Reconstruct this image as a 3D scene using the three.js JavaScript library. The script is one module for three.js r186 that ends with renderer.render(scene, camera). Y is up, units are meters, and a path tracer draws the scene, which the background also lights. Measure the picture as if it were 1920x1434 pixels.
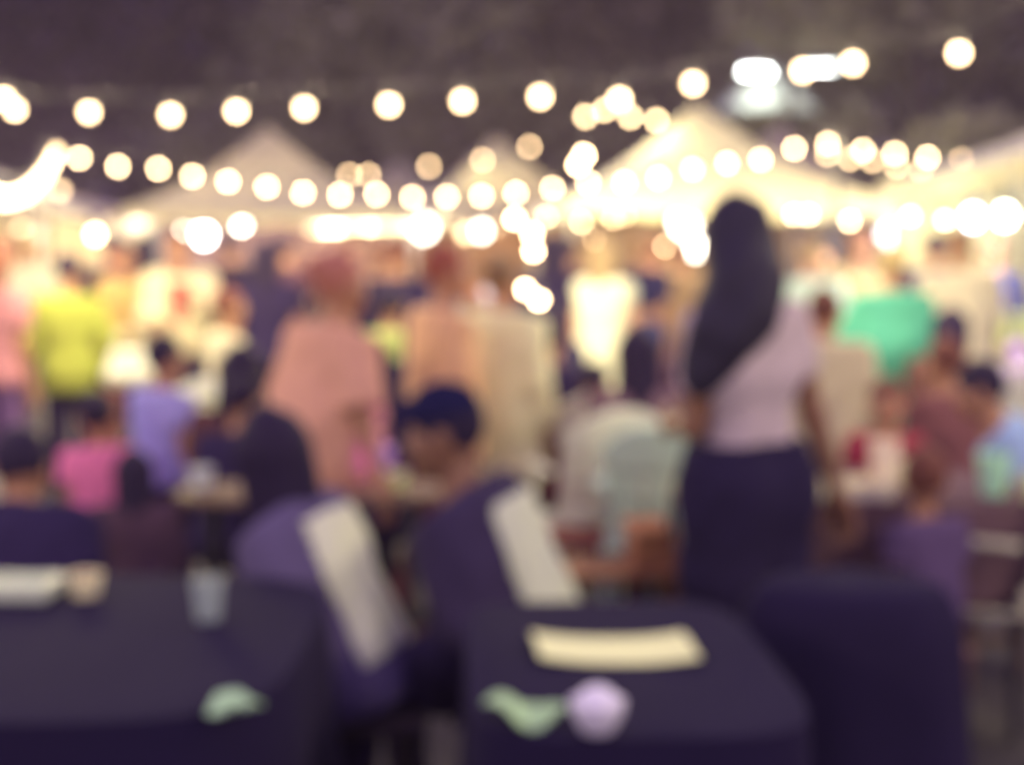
import * as THREE from 'three';
import { mergeGeometries } from 'three/addons/utils/BufferGeometryUtils.js';
import { RoundedBoxGeometry } from 'three/addons/geometries/RoundedBoxGeometry.js';

// ---------------------------------------------------------------- camera, sky, exposure
const scene = new THREE.Scene();
const FPX = 2667, CX = 960, CY = 717, EYE = 1.5, PITCH = -Math.atan(237 / FPX);
const camera = new THREE.PerspectiveCamera(2 * Math.atan(CY / FPX) * 180 / Math.PI, 1920 / 1434, 0.1, 400);
camera.position.set(0, EYE, 0);
camera.rotation.x = PITCH;
camera.focus = 0.35;                    // focused far in front of everybody: the whole fair is out of focus
camera.userData.fStop = 7.2;
camera.updateMatrixWorld(true);

const renderer = new THREE.WebGLRenderer({ antialias: true });
renderer.toneMapping = THREE.LinearToneMapping;
renderer.toneMappingExposure = 2.1;
renderer.shadowMap.enabled = true;

{ // violet night sky, lit by the town below it
  const W = 64, H = 32, data = new Float32Array(W * H * 4);
  for (let y = 0; y < H; y++) for (let x = 0; x < W; x++) {
    const up = Math.max(0, ((y + 0.5) / H - 0.5) * 2), k = 1.0 - 0.25 * up;
    data.set([0.19 * k, 0.122 * k, 0.37 * k, 1], (y * W + x) * 4);
  }
  const t = new THREE.DataTexture(data, W, H, THREE.RGBAFormat, THREE.FloatType);
  t.mapping = THREE.EquirectangularReflectionMapping; t.magFilter = THREE.LinearFilter; t.needsUpdate = true;
  scene.background = t; scene.environment = t;
}
const moon = new THREE.DirectionalLight(new THREE.Color(0.75, 0.7, 1.0), 0.03);
moon.name = 'moon'; moon.position.set(-30, 60, 25); moon.castShadow = true; moon.shadow.radius = 20;
moon.shadow.camera.left = -40; moon.shadow.camera.right = 40; moon.shadow.camera.top = 40; moon.shadow.camera.bottom = -40; moon.shadow.camera.far = 200;
scene.add(moon);
scene.fog = new THREE.FogExp2(new THREE.Color().setRGB(0.82, 0.63, 0.96), 0.0025);
const STALL = 0.45;                      // how strong the stall lamps are
const BULB_CD = 0.8;                    // candela of one festoon bulb

// ---------------------------------------------------------------- helpers
let seed = 20240611;
const rnd = () => { seed = (seed + 0x6d2b79f5) | 0; let t = Math.imul(seed ^ (seed >>> 15), 1 | seed); t = (t + Math.imul(t ^ (t >>> 7), 61 | t)) ^ t; return ((t ^ (t >>> 14)) >>> 0) / 4294967296; };
const rr = (a, b) => a + (b - a) * rnd();
const V = (x, y, z) => new THREE.Vector3(x, y, z);
const RAD = Math.PI / 180;
function at(px, py, d) {                 // the point seen in that direction, d metres down the fairground
  const v = V((px - CX) / FPX, -(py - CY) / FPX, -1).applyAxisAngle(V(1, 0, 0), PITCH);
  return V(v.x, v.y, v.z).multiplyScalar(d / -v.z).add(camera.position);
}
const onGround = (px, d) => { const y = 480 + EYE * FPX / d; const p = at(px, y, d); p.y = 0; return p; };
const used = new Map();
function numbered(n) { const k = used.get(n) ?? 0; used.set(n, k + 1); return k ? n + '_' + String(k).padStart(3, '0') : n; }
function tag(o, label, category, group, kind) {
  if (label) o.userData.label = label; if (category) o.userData.category = category;
  if (group) o.userData.group = group; if (kind) o.userData.kind = kind; return o;
}
function thing(name, label, category, pos, turn = 0, group) {
  const o = new THREE.Group(); o.name = numbered(name); o.position.copy(pos); o.rotation.y = turn;
  scene.add(o); return tag(o, label, category, group);
}
function obj(name, geo, mat, parent, pos) {
  const m = new THREE.Mesh(geo, mat); m.name = parent ? name : numbered(name); m.castShadow = m.receiveShadow = true;
  if (pos) m.position.copy(pos); (parent ?? scene).add(m); return m;
}
function strip(g) { // only position, normal, uv
  g = g.index ? g.toNonIndexed() : g;
  for (const k of Object.keys(g.attributes)) if (!['position', 'normal', 'uv'].includes(k)) g.deleteAttribute(k);
  return g;
}
const merge = (gs) => mergeGeometries(gs.map(strip));
const mv = (g, x, y, z, rx = 0, ry = 0, rz = 0) => { if (rx) g.rotateX(rx); if (ry) g.rotateY(ry); if (rz) g.rotateZ(rz); return g.translate(x, y, z); };
const rbox = (w, h, d, r = 0.01, s = 2) => new RoundedBoxGeometry(w, h, d, s, Math.min(r, w / 2.01, h / 2.01, d / 2.01));
function rod(a, b, ra, rb = ra, n = 10) {
  const g = new THREE.CylinderGeometry(rb, ra, a.distanceTo(b), n, 1);
  g.applyQuaternion(new THREE.Quaternion().setFromUnitVectors(V(0, 1, 0), b.clone().sub(a).normalize()));
  return g.translate((a.x + b.x) / 2, (a.y + b.y) / 2, (a.z + b.z) / 2);
}
function slab(fn, nu, nv, th) {          // a sheet of thickness th over (u, v) in 0..1, closed round its edge
  const P = [], N = [], e = 1e-3, pos = [], uv = [], idx = [];
  for (let j = 0; j <= nv; j++) for (let i = 0; i <= nu; i++) {
    const u = i / nu, v = j / nv, p = fn(u, v);
    const du = fn(Math.min(1, u + e), v).sub(fn(Math.max(0, u - e), v)), dv = fn(u, Math.min(1, v + e)).sub(fn(u, Math.max(0, v - e)));
    const n = du.cross(dv); if (n.lengthSq() < 1e-18) n.set(0, 1, 0); n.normalize();
    P.push(p); N.push(n);
  }
  for (const s of [0.5, -0.5]) P.forEach((p, k) => { const q = p.clone().addScaledVector(N[k], s * th); pos.push(q.x, q.y, q.z); uv.push((k % (nu + 1)) / nu, Math.floor(k / (nu + 1)) / nv); });
  const M = P.length, id = (i, j, s) => j * (nu + 1) + i + s * M;
  for (let j = 0; j < nv; j++) for (let i = 0; i < nu; i++) {
    idx.push(id(i, j, 0), id(i + 1, j, 0), id(i + 1, j + 1, 0), id(i, j, 0), id(i + 1, j + 1, 0), id(i, j + 1, 0));
    idx.push(id(i, j, 1), id(i + 1, j + 1, 1), id(i + 1, j, 1), id(i, j, 1), id(i, j + 1, 1), id(i + 1, j + 1, 1));
  }
  const edge = (a, b) => idx.push(a, a + M, b + M, a, b + M, b);
  for (let i = 0; i < nu; i++) { edge(id(i, 0, 0), id(i + 1, 0, 0)); edge(id(i + 1, nv, 0), id(i, nv, 0)); }
  for (let j = 0; j < nv; j++) { edge(id(0, j + 1, 0), id(0, j, 0)); edge(id(nu, j, 0), id(nu, j + 1, 0)); }
  const g = new THREE.BufferGeometry();
  g.setAttribute('position', new THREE.Float32BufferAttribute(pos, 3)); g.setAttribute('uv', new THREE.Float32BufferAttribute(uv, 2));
  g.setIndex(idx); g.computeVertexNormals(); return g;
}

// ---------------------------------------------------------------- textures and materials
function noiseTex(n, fn) {
  const d = new Uint8Array(n * n * 4);
  for (let y = 0; y < n; y++) for (let x = 0; x < n; x++) { const v = fn(x, y); for (let c = 0; c < 3; c++) d[(y * n + x) * 4 + c] = Math.max(0, Math.min(255, Array.isArray(v) ? v[c] : v)); d[(y * n + x) * 4 + 3] = 255; }
  const t = new THREE.DataTexture(d, n, n, THREE.RGBAFormat); t.wrapS = t.wrapT = THREE.RepeatWrapping; t.magFilter = THREE.LinearFilter; t.needsUpdate = true; return t;
}
function tileNoise(n, cells) {           // smooth tiling value noise
  const g = Array.from({ length: cells * cells }, rnd), s = (t) => t * t * (3 - 2 * t);
  return (x, y) => {
    const fx = x / n * cells, fy = y / n * cells, x0 = Math.floor(fx) % cells, y0 = Math.floor(fy) % cells, x1 = (x0 + 1) % cells, y1 = (y0 + 1) % cells, u = s(fx % 1), v = s(fy % 1);
    return (g[y0 * cells + x0] * (1 - u) + g[y0 * cells + x1] * u) * (1 - v) + (g[y1 * cells + x0] * (1 - u) + g[y1 * cells + x1] * u) * v;
  };
}
const n8 = tileNoise(256, 8), n32 = tileNoise(256, 32), n64 = tileNoise(256, 64);
const weave = noiseTex(256, (x, y) => 205 + 22 * n8(x, y) + 16 * n32(x, y) + 10 * ((x + y) % 2) - 8 * ((x - y) % 4 === 0));
const grit = noiseTex(256, (x, y) => 120 + 70 * n8(x, y) + 40 * n32(x, y) + 50 * (rnd() - 0.5));
const woodTex = noiseTex(256, (x, y) => { const g = n8(x, y / 6) * 40 + n64(x, y / 8) * 40; return [175 + g, 165 + g, 150 + g]; });
const mats = new Map();
function M(c, o = {}) {                  // a material of linear colour c
  const key = JSON.stringify([c, { ...o, map: o.map?.uuid }]); if (mats.has(key)) return mats.get(key);
  const m = new (o.sheen || o.transmission || o.clearcoat || o.specularIntensity ? THREE.MeshPhysicalMaterial : THREE.MeshStandardMaterial)({ roughness: 0.85, ...o });
  m.color.setRGB(...c); mats.set(key, m); return m;
}
const cloth = (c) => M(c, { map: weave, roughness: 0.95, specularIntensity: 0.12 });
const metal = M([0.32, 0.32, 0.33], { metalness: 0.8, roughness: 0.4 });
const darkMetal = M([0.05, 0.045, 0.06], { metalness: 0.3, roughness: 0.5 });
const plastic = (c) => M(c, { roughness: 0.35, clearcoat: 0.2, clearcoatRoughness: 0.3 });
const wood = (c) => M(c, { map: woodTex, roughness: 0.7 });
const BLACK = [0.03, 0.02, 0.072], NIGHT = [0.019, 0.013, 0.047];      // what passes for black cloth here: a faded blue-violet black

// ---------------------------------------------------------------- smooth bodies: distance fields meshed with surface nets
function net(bones, cell, cuts = [], wrinkle = 0) {
  const lo = V(1e9, 1e9, 1e9), hi = V(-1e9, -1e9, -1e9);
  for (const b of bones) for (const [p, r] of b.s ? [[b.c, Math.max(...b.s)]] : [[b.a, b.ra], [b.b, b.rb]]) { lo.min(p.clone().addScalar(-r)); hi.max(p.clone().addScalar(r)); }
  lo.addScalar(-0.02 - 2 * cell); hi.addScalar(0.02 + 2 * cell);
  const nx = Math.ceil((hi.x - lo.x) / cell) + 1, ny = Math.ceil((hi.y - lo.y) / cell) + 1, nz = Math.ceil((hi.z - lo.z) / cell) + 1;
  const F = new Float32Array(nx * ny * nz).fill(10), ix = (v, o) => (v - o) / cell;
  for (const b of bones) {
    const k = b.k ?? 0.03, m = k + 2.5 * cell, R = b.s ? Math.max(...b.s) : 0;
    const l = b.s ? b.c.clone().addScalar(-R - m) : V(Math.min(b.a.x - b.ra, b.b.x - b.rb) - m, Math.min(b.a.y - b.ra, b.b.y - b.rb) - m, Math.min(b.a.z - b.ra, b.b.z - b.rb) - m);
    const h = b.s ? b.c.clone().addScalar(R + m) : V(Math.max(b.a.x + b.ra, b.b.x + b.rb) + m, Math.max(b.a.y + b.ra, b.b.y + b.rb) + m, Math.max(b.a.z + b.ra, b.b.z + b.rb) + m);
    const i0 = Math.max(0, Math.floor(ix(l.x, lo.x))), i1 = Math.min(nx - 1, Math.ceil(ix(h.x, lo.x))), j0 = Math.max(0, Math.floor(ix(l.y, lo.y))), j1 = Math.min(ny - 1, Math.ceil(ix(h.y, lo.y))), k0 = Math.max(0, Math.floor(ix(l.z, lo.z))), k1 = Math.min(nz - 1, Math.ceil(ix(h.z, lo.z)));
    let ax, ay, az, bx, by, bz, bb; if (!b.s) { ax = b.a.x; ay = b.a.y; az = b.a.z; bx = b.b.x - ax; by = b.b.y - ay; bz = b.b.z - az; bb = Math.max(1e-9, bx * bx + by * by + bz * bz); }
    for (let z = k0; z <= k1; z++) for (let y = j0; y <= j1; y++) for (let x = i0; x <= i1; x++) {
      const X = lo.x + x * cell, Y = lo.y + y * cell, Z = lo.z + z * cell; let d;
      if (b.s) { const px = (X - b.c.x) / b.s[0], py = (Y - b.c.y) / b.s[1], pz = (Z - b.c.z) / b.s[2]; d = (Math.sqrt(px * px + py * py + pz * pz) - 1) * Math.min(...b.s); }
      else { const px = X - ax, py = Y - ay, pz = Z - az; const t = Math.max(0, Math.min(1, (px * bx + py * by + pz * bz) / bb)), qx = px - bx * t, qy = py - by * t, qz = pz - bz * t; d = Math.sqrt(qx * qx + qy * qy + qz * qz) - (b.ra + (b.rb - b.ra) * t); }
      if (b.cut) d = Math.max(d, (X - b.cut.p.x) * b.cut.n.x + (Y - b.cut.p.y) * b.cut.n.y + (Z - b.cut.p.z) * b.cut.n.z);
      const o = (z * ny + y) * nx + x, f = F[o];
      if (b.minus) { F[o] = Math.max(f, -d); continue; }
      const q = Math.max(0, k - Math.abs(f - d)) / k; F[o] = Math.min(f, d) - q * q * k * 0.25;
    }
  }
  if (cuts.length || wrinkle) for (let z = 0, o = 0; z < nz; z++) for (let y = 0; y < ny; y++) for (let x = 0; x < nx; x++, o++) {
    const X = lo.x + x * cell, Y = lo.y + y * cell, Z = lo.z + z * cell; if (Math.abs(F[o]) > 3 * cell + 0.1) { if (F[o] > 0) continue; }
    if (wrinkle) F[o] += wrinkle * (Math.sin(19 * X + 13 * Y + 5 + 2 * Math.sin(9 * Y + 4 * Z)) * Math.sin(11 * Y - 23 * Z + 1 + 1.5 * Math.sin(13 * X)) + 0.5 * Math.sin(34 * (Y + 0.8 * X) + 3 * Math.sin(12 * Z + 7 * X)));
    for (const c of cuts) F[o] = Math.max(F[o], (X - c.p.x) * c.n.x + (Y - c.p.y) * c.n.y + (Z - c.p.z) * c.n.z);
  }
  const vid = new Int32Array(nx * ny * nz).fill(-1), pos = [], idx = [], off = [0, 1, nx, nx + 1, nx * ny, nx * ny + 1, nx * ny + nx, nx * ny + nx + 1];
  const E = [[0, 1], [2, 3], [4, 5], [6, 7], [0, 2], [1, 3], [4, 6], [5, 7], [0, 4], [1, 5], [2, 6], [3, 7]];
  for (let z = 0; z < nz - 1; z++) for (let y = 0; y < ny - 1; y++) for (let x = 0; x < nx - 1; x++) {
    const o = (z * ny + y) * nx + x; let m = 0; for (let c = 0; c < 8; c++) if (F[o + off[c]] < 0) m |= 1 << c;
    if (m === 0 || m === 255) continue;
    let sx = 0, sy = 0, sz = 0, n = 0;
    for (const [p, q] of E) { const a = (m >> p) & 1, c = (m >> q) & 1; if (a === c) continue; const fa = F[o + off[p]], fb = F[o + off[q]], t = fa / (fa - fb); sx += (p & 1) + t * ((q & 1) - (p & 1)); sy += ((p >> 1) & 1) + t * (((q >> 1) & 1) - ((p >> 1) & 1)); sz += (p >> 2) + t * ((q >> 2) - (p >> 2)); n++; }
    vid[o] = pos.length / 3; pos.push(lo.x + (x + sx / n) * cell, lo.y + (y + sy / n) * cell, lo.z + (z + sz / n) * cell);
  }
  const quad = (a, b, c, d, flip) => { if (a < 0 || b < 0 || c < 0 || d < 0) return; flip ? idx.push(a, c, b, a, d, c) : idx.push(a, b, c, a, c, d); };
  for (let z = 1; z < nz - 1; z++) for (let y = 1; y < ny - 1; y++) for (let x = 1; x < nx - 1; x++) {
    const o = (z * ny + y) * nx + x, f = F[o] < 0;
    if (f !== F[o + 1] < 0) quad(vid[o - nx - nx * ny], vid[o - nx * ny], vid[o], vid[o - nx], !f);
    if (f !== F[o + nx] < 0) quad(vid[o - 1 - nx * ny], vid[o - 1], vid[o], vid[o - nx * ny], !f);
    if (f !== F[o + nx * ny] < 0) quad(vid[o - 1 - nx], vid[o - nx], vid[o], vid[o - 1], !f);
  }
  const uv = []; for (let i = 0; i < pos.length; i += 3) uv.push((pos[i] + 0.7 * pos[i + 2]) * 2.5, pos[i + 1] * 2.5);
  const g = new THREE.BufferGeometry(); g.setAttribute('position', new THREE.Float32BufferAttribute(pos, 3)); g.setAttribute('uv', new THREE.Float32BufferAttribute(uv, 2)); g.setIndex(idx); g.computeVertexNormals(); return g;
}
const cap = (a, b, ra, rb, k, cut) => ({ a, b, ra, rb, k, cut });
const ell = (x, y, z, sx, sy, sz, k = 0.015) => ({ c: V(x, y, z), s: [sx, sy, sz], k });

// a head (origin in its middle, looking along +z), a hand (wrist at the origin, fingers along -y, thumb towards +z, palm towards -x)
const headBones = () => [
  ell(0, 0.02, -0.012, 0.077, 0.103, 0.097, 0.02), ell(0, -0.05, 0.022, 0.057, 0.066, 0.07, 0.04),
  cap(V(-0.032, 0.026, 0.074), V(0.032, 0.026, 0.074), 0.012, 0.012, 0.02), cap(V(0, 0.012, 0.086), V(0, -0.027, 0.1), 0.009, 0.0145, 0.012),
  cap(V(-0.011, -0.029, 0.092), V(0.011, -0.029, 0.092), 0.009, 0.009, 0.01), cap(V(-0.018, -0.06, 0.08), V(0.018, -0.06, 0.08), 0.0095, 0.0095, 0.01),
  ell(0, -0.098, 0.066, 0.022, 0.018, 0.02, 0.02), ell(0.045, -0.025, 0.055, 0.024, 0.03, 0.026, 0.03), ell(-0.045, -0.025, 0.055, 0.024, 0.03, 0.026, 0.03),
  ell(0.079, -0.006, -0.008, 0.011, 0.031, 0.02, 0.008), ell(-0.079, -0.006, -0.008, 0.011, 0.031, 0.02, 0.008),
];
const headFine = net(headBones(), 0.0065), headCoarse = net(headBones(), 0.011);
function handBones() {
  const B = [cap(V(0, 0, 0), V(0, -0.045, 0.0), 0.026, 0.024, 0.02), cap(V(0, -0.035, -0.026), V(0, -0.092, -0.027), 0.015, 0.0125, 0.02), cap(V(0, -0.035, -0.008), V(0, -0.097, -0.008), 0.016, 0.0125, 0.02), cap(V(0, -0.035, 0.012), V(0, -0.096, 0.011), 0.016, 0.0125, 0.02), cap(V(0, -0.03, 0.026), V(0, -0.09, 0.028), 0.016, 0.0125, 0.02)];
  [[-0.028, 0.066], [-0.009, 0.08], [0.0105, 0.088], [0.0295, 0.078]].forEach(([z, len], i) => {
    let p = V(0, -0.092 + 0.002 * i, z), a = 0.22; const seg = [0.46, 0.3, 0.24];
    for (let s = 0; s < 3; s++) { const q = p.clone().add(V(-Math.sin(a), -Math.cos(a), 0.04 * (i - 1.5)).multiplyScalar(len * seg[s])); B.push(cap(p, q, 0.0095 - s * 0.0008, 0.0088 - s * 0.0009, 0.003)); p = q; a += 0.38; }
  });
  B.push(cap(V(-0.004, -0.022, 0.022), V(-0.016, -0.052, 0.05), 0.015, 0.012, 0.012), cap(V(-0.016, -0.052, 0.05), V(-0.024, -0.082, 0.058), 0.0115, 0.0095, 0.004), cap(V(-0.024, -0.082, 0.058), V(-0.03, -0.102, 0.058), 0.0095, 0.008, 0.003));
  return B;
}
const handFine = net(handBones(), 0.0045), handCoarse = net(handBones(), 0.0075);
const eyeGeo = (() => { const g = new THREE.SphereGeometry(0.0118, 12, 10), p = g.attributes.position, c = []; for (let i = 0; i < p.count; i++) { const k = p.getZ(i) / 0.0118; c.push(...(k > 0.86 ? [0.02, 0.012, 0.01] : k > 0.7 ? [0.12, 0.06, 0.03] : [0.75, 0.72, 0.68])); } g.setAttribute('color', new THREE.Float32BufferAttribute(c, 3)); return g; })();
const eyeMat = new THREE.MeshStandardMaterial({ vertexColors: true, roughness: 0.25 });
const lipGeo = new THREE.SphereGeometry(1, 14, 8).scale(0.021, 0.0072, 0.008);
const hairGeos = {
  short: (c) => net([ell(0, 0.032, -0.018, 0.085, 0.105, 0.104), { ...ell(0, -0.03, 0.085, 0.075, 0.085, 0.075), minus: 1 }, ], c, [{ p: V(0, -0.06, 0), n: V(0, -1, 0.15) }], 0.0025),
  long: (c) => net([ell(0, 0.032, -0.018, 0.088, 0.108, 0.106), cap(V(0, 0.0, -0.06), V(0, -0.34, -0.10), 0.085, 0.06, 0.05), cap(V(-0.05, 0, -0.05), V(-0.07, -0.28, -0.08), 0.055, 0.035, 0.04), cap(V(0.05, 0, -0.05), V(0.07, -0.28, -0.08), 0.055, 0.035, 0.04), { ...ell(0, -0.045, 0.085, 0.066, 0.105, 0.085), minus: 1 }], c, [], 0.004),
  bun: (c) => net([ell(0, 0.032, -0.018, 0.086, 0.106, 0.105), ell(0, 0.06, -0.125, 0.045, 0.045, 0.04), { ...ell(0, -0.035, 0.085, 0.07, 0.09, 0.078), minus: 1 }], c, [{ p: V(0, -0.075, 0), n: V(0, -1, 0.15) }], 0.003),
  capHat: (c) => net([ell(0, 0.045, -0.012, 0.09, 0.098, 0.107), cap(V(-0.035, 0.06, 0.09), V(-0.03, 0.045, 0.165), 0.012, 0.008, 0.03), cap(V(0.035, 0.06, 0.09), V(0.03, 0.045, 0.165), 0.012, 0.008, 0.03)], c, [{ p: V(0, 0.042, 0), n: V(0, -1, 0) }], 0),
};
const hairCache = new Map();
const hairGeo = (kind, c) => { const k = kind + c; if (!hairCache.has(k)) hairCache.set(k, hairGeos[kind](c)); return hairCache.get(k); };

const REL = { u: [0.17, -1, -0.04], f: [0.06, -1, 0.22] }, OUT = { u: [0.5, -1, -0.05], f: [0.35, -1, 0.2] }, AKI = { u: [0.75, -0.8, -0.15], f: [-0.55, -0.75, 0.25] };
const FWD = { u: [0.15, -1, 0.15], f: [-0.25, -0.15, 1] }, EAT = { u: [0.25, -0.9, 0.35], f: [-0.35, 0.45, 0.8] }, PHONE = { u: [0.2, -0.9, 0.25], f: [-0.15, 0.7, 0.65] }, SIDE = { u: [0.9, -0.45, 0.1], f: [0.8, -0.35, 0.5] }, LAP = { u: [0.2, -1, 0.12], f: [-0.3, -0.45, 1] };
const STAND = [{ t: [0.05, -1, 0.02], s: [0.01, -1, -0.03] }, { t: [0.05, -1, 0.02], s: [0.01, -1, -0.03] }];
const WALK = [{ t: [0.03, -1, 0.38], s: [0.0, -1, -0.05] }, { t: [0.03, -1, -0.2], s: [0.0, -1, -0.5] }];
const SIT = [{ t: [0.16, -0.04, 1], s: [0.02, -1, 0.05] }, { t: [0.16, -0.04, 1], s: [0.02, -1, -0.08] }];
const SKIN = { tan: [0.36, 0.17, 0.1], light: [0.48, 0.26, 0.17], brown: [0.22, 0.1, 0.06] };

function person(o) {
  const near = o.d < 7, cell = o.cell ?? (near ? 0.017 : 0.024), grow = cell * 0.35;
  const sc = o.h / 1.71, seated = !!o.sit, legs = o.legs ?? (seated ? SIT : STAND), lean = (o.lean ?? 0) * RAD, side = (o.side ?? 0) * RAD;
  const base = o.pos ?? onGround(o.px, o.d); if (o.y) base.y = o.y;
  const g = thing('person', o.label, 'person', base, o.yaw * RAD, o.group); g.scale.setScalar(sc);
  const U = V(Math.sin(side), Math.cos(lean) * Math.cos(side), Math.sin(lean)).normalize(), X = V(1, 0, 0).addScaledVector(U, -U.x).normalize(), Z = X.clone().cross(U).normalize();
  let hipH = seated ? (o.sit / sc + 0.085) : 0; const dir = (a, m = 1) => V(a[0] * m, a[1], a[2]).normalize();
  if (!seated) hipH = Math.max(...legs.map((l) => -dir(l.t).y * 0.43 - dir(l.s).y * 0.42)) + 0.075;
  const P = V(0, hipH, 0), at2 = (u, x = 0, z = 0) => P.clone().addScaledVector(U, u).addScaledVector(X, x).addScaledVector(Z, z), fat = o.fat ?? 1;
  const N = at2(0.49), hq = new THREE.Quaternion().setFromEuler(new THREE.Euler((o.headPitch ?? 0) * RAD, (o.headYaw ?? 0) * RAD, (o.headRoll ?? 0) * RAD, 'YXZ'));
  const tq = new THREE.Quaternion().setFromRotationMatrix(new THREE.Matrix4().makeBasis(X, U, Z)).slerp(new THREE.Quaternion(), 0.5);
  const hs = seated || o.h >= 1.35 ? 1 : o.h < 1.1 ? 1.4 : 1.2, HQ = tq.clone().multiply(hq), H = N.clone().add(V(0, 0.045, 0.005).applyQuaternion(tq)).add(V(0, 0.12 * hs + 0.005, 0.02).applyQuaternion(HQ)); // children have larger heads
  const torso = (e) => [
    cap(at2(0.0, -0.075 * fat), at2(0.0, 0.075 * fat), 0.098 + e, 0.098 + e, 0.06), cap(at2(-0.05, -0.07, -0.03), at2(-0.05, 0.07, -0.03), 0.09 + e, 0.09 + e, 0.06),
    cap(at2(0.14, -0.05 * fat), at2(0.14, 0.05 * fat), 0.094 * fat + e, 0.094 * fat + e, 0.07), cap(at2(0.29, -0.075, 0.005), at2(0.29, 0.075, 0.005), 0.1 + e, 0.1 + e, 0.07),
    cap(at2(0.4, -0.11, -0.005), at2(0.4, 0.11, -0.005), 0.068 + e, 0.068 + e, 0.07), cap(at2(0.435, -0.15, -0.01), at2(0.435, 0.15, -0.01), 0.045 + e, 0.045 + e, 0.04),
    cap(at2(0.43), at2(0.5), 0.075 + e, 0.055 + e, 0.05),
  ];
  if (o.bust) for (const s of [-1, 1]) torso.bust = true;
  const arms = [o.armL ?? REL, o.armR ?? REL].map((a, i) => { const m = i ? -1 : 1, S = at2(0.432, 0.168 * m, -0.01), w = (v) => { const q = dir(v, m); return X.clone().multiplyScalar(q.x).addScaledVector(U, q.y).addScaledVector(Z, q.z); }; const E = S.clone().addScaledVector(w(a.u), 0.28), W = E.clone().addScaledVector(w(a.f), 0.245); return { S, E, W, m, ud: w(a.u), fd: w(a.f) }; });
  const legJ = legs.map((l, i) => { const m = i ? -1 : 1, h = P.clone().add(V(0.085 * m, -0.02, 0)), K = h.clone().addScaledVector(dir(l.t, m), 0.43), A = K.clone().addScaledVector(dir(l.s, m), 0.42), toe = A.clone().add(V(0.02 * m, -0.045, 0.135)); return { h, K, A, toe, m }; });
  // the skin: one surface from neck to feet, with head and hands of finer mesh joined on
  const skin = [...torso(0), cap(N.clone().addScaledVector(U, -0.02), H.clone().add(V(0, -0.06 * hs, -0.02 * hs).applyQuaternion(HQ)), 0.054, 0.05, 0.03)];
  for (const a of arms) skin.push(cap(a.S, a.E, 0.047, 0.036, 0.03), cap(a.E, a.W, 0.037, 0.025, 0.02));
  for (const l of legJ) skin.push(cap(l.h, l.K, 0.083, 0.053, 0.04), cap(l.K, l.A, 0.051, 0.033, 0.03), cap(l.K.clone().lerp(l.A, 0.12).add(V(0, 0, -0.012)), l.K.clone().lerp(l.A, 0.5), 0.05, 0.036, 0.03), cap(l.A, l.toe, 0.036, 0.028, 0.03));
  const pieces = [net(skin, cell), (near ? headFine : headCoarse).clone().scale(hs, hs, hs).applyQuaternion(HQ).translate(H.x, H.y, H.z)];
  for (const a of arms) {
    const y = a.fd.clone().negate(), inward = V(a.m, 0, 0.15); let x = inward.addScaledVector(y, -inward.dot(y)); if (x.lengthSq() < 0.02) x = V(0, 0, 1).addScaledVector(y, -y.z); x.normalize(); const z = x.clone().cross(y);
    const hg = (near ? handFine : handCoarse).clone(); if (z.z < 0) hg.scale(1, 1, -1);
    if (z.z < 0) { const ii = hg.index.array.slice(); for (let q = 0; q < ii.length; q += 3) { const t = ii[q]; ii[q] = ii[q + 1]; ii[q + 1] = t; } hg.setIndex(new THREE.BufferAttribute(ii, 1)); hg.computeVertexNormals(); }
    pieces.push(hg.applyMatrix4(new THREE.Matrix4().makeBasis(x, y, z)).translate(a.W.x, a.W.y, a.W.z)); a.hand = a.W.clone().addScaledVector(a.fd, 0.1);
  }
  const skinC = SKIN[o.skin ?? 'tan'];
  const body = obj('body', mergeGeometries(pieces), M(skinC, { roughness: 0.6 }), g);
  for (const s of [-1, 1]) { const e = obj('eye', eyeGeo, eyeMat, body, V(0.031 * s, 0.004, 0.0795).multiplyScalar(hs).applyQuaternion(HQ).add(H)); e.quaternion.copy(HQ); e.scale.setScalar(hs); }
  const lips = obj('lips', lipGeo, M([skinC[0] * 0.9, skinC[1] * 0.55, skinC[2] * 0.6], { roughness: 0.5 }), body, V(0, -0.06, 0.087).multiplyScalar(hs).applyQuaternion(HQ).add(H)); lips.quaternion.copy(HQ); lips.scale.setScalar(hs);
  // trousers, shorts or skirt
  const b = o.bottom, waist = { p: at2(0.1), n: U.clone() };
  if (b.type === 'skirt') {
    const len = b.len ?? 0.5, hem = V(0, hipH - len, 0.0), fl = b.flare ?? 0.05;
    const f = [...torso(0.022).slice(0, 3), ...legJ.map((l) => cap(l.h, l.K, 0.105, 0.085, 0.05)), cap(at2(0.13, -0.06), at2(-0.03, -0.085), 0.105, 0.12, 0.05), cap(at2(0.13, 0.06), at2(-0.03, 0.085), 0.105, 0.12, 0.05), cap(at2(-0.03, -0.085), hem.clone().add(V(-0.085 - fl, -0.1, 0)), 0.12, 0.12 + fl, 0.06), cap(at2(-0.03, 0.085), hem.clone().add(V(0.085 + fl, -0.1, 0)), 0.12, 0.12 + fl, 0.06)];
    obj('skirt', net(f, cell, [waist, { p: hem, n: V(0, -1, 0) }], 0.006), cloth(b.c), g);
  } else {
    const f = torso(0.014 + grow).slice(0, 3); 
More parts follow.
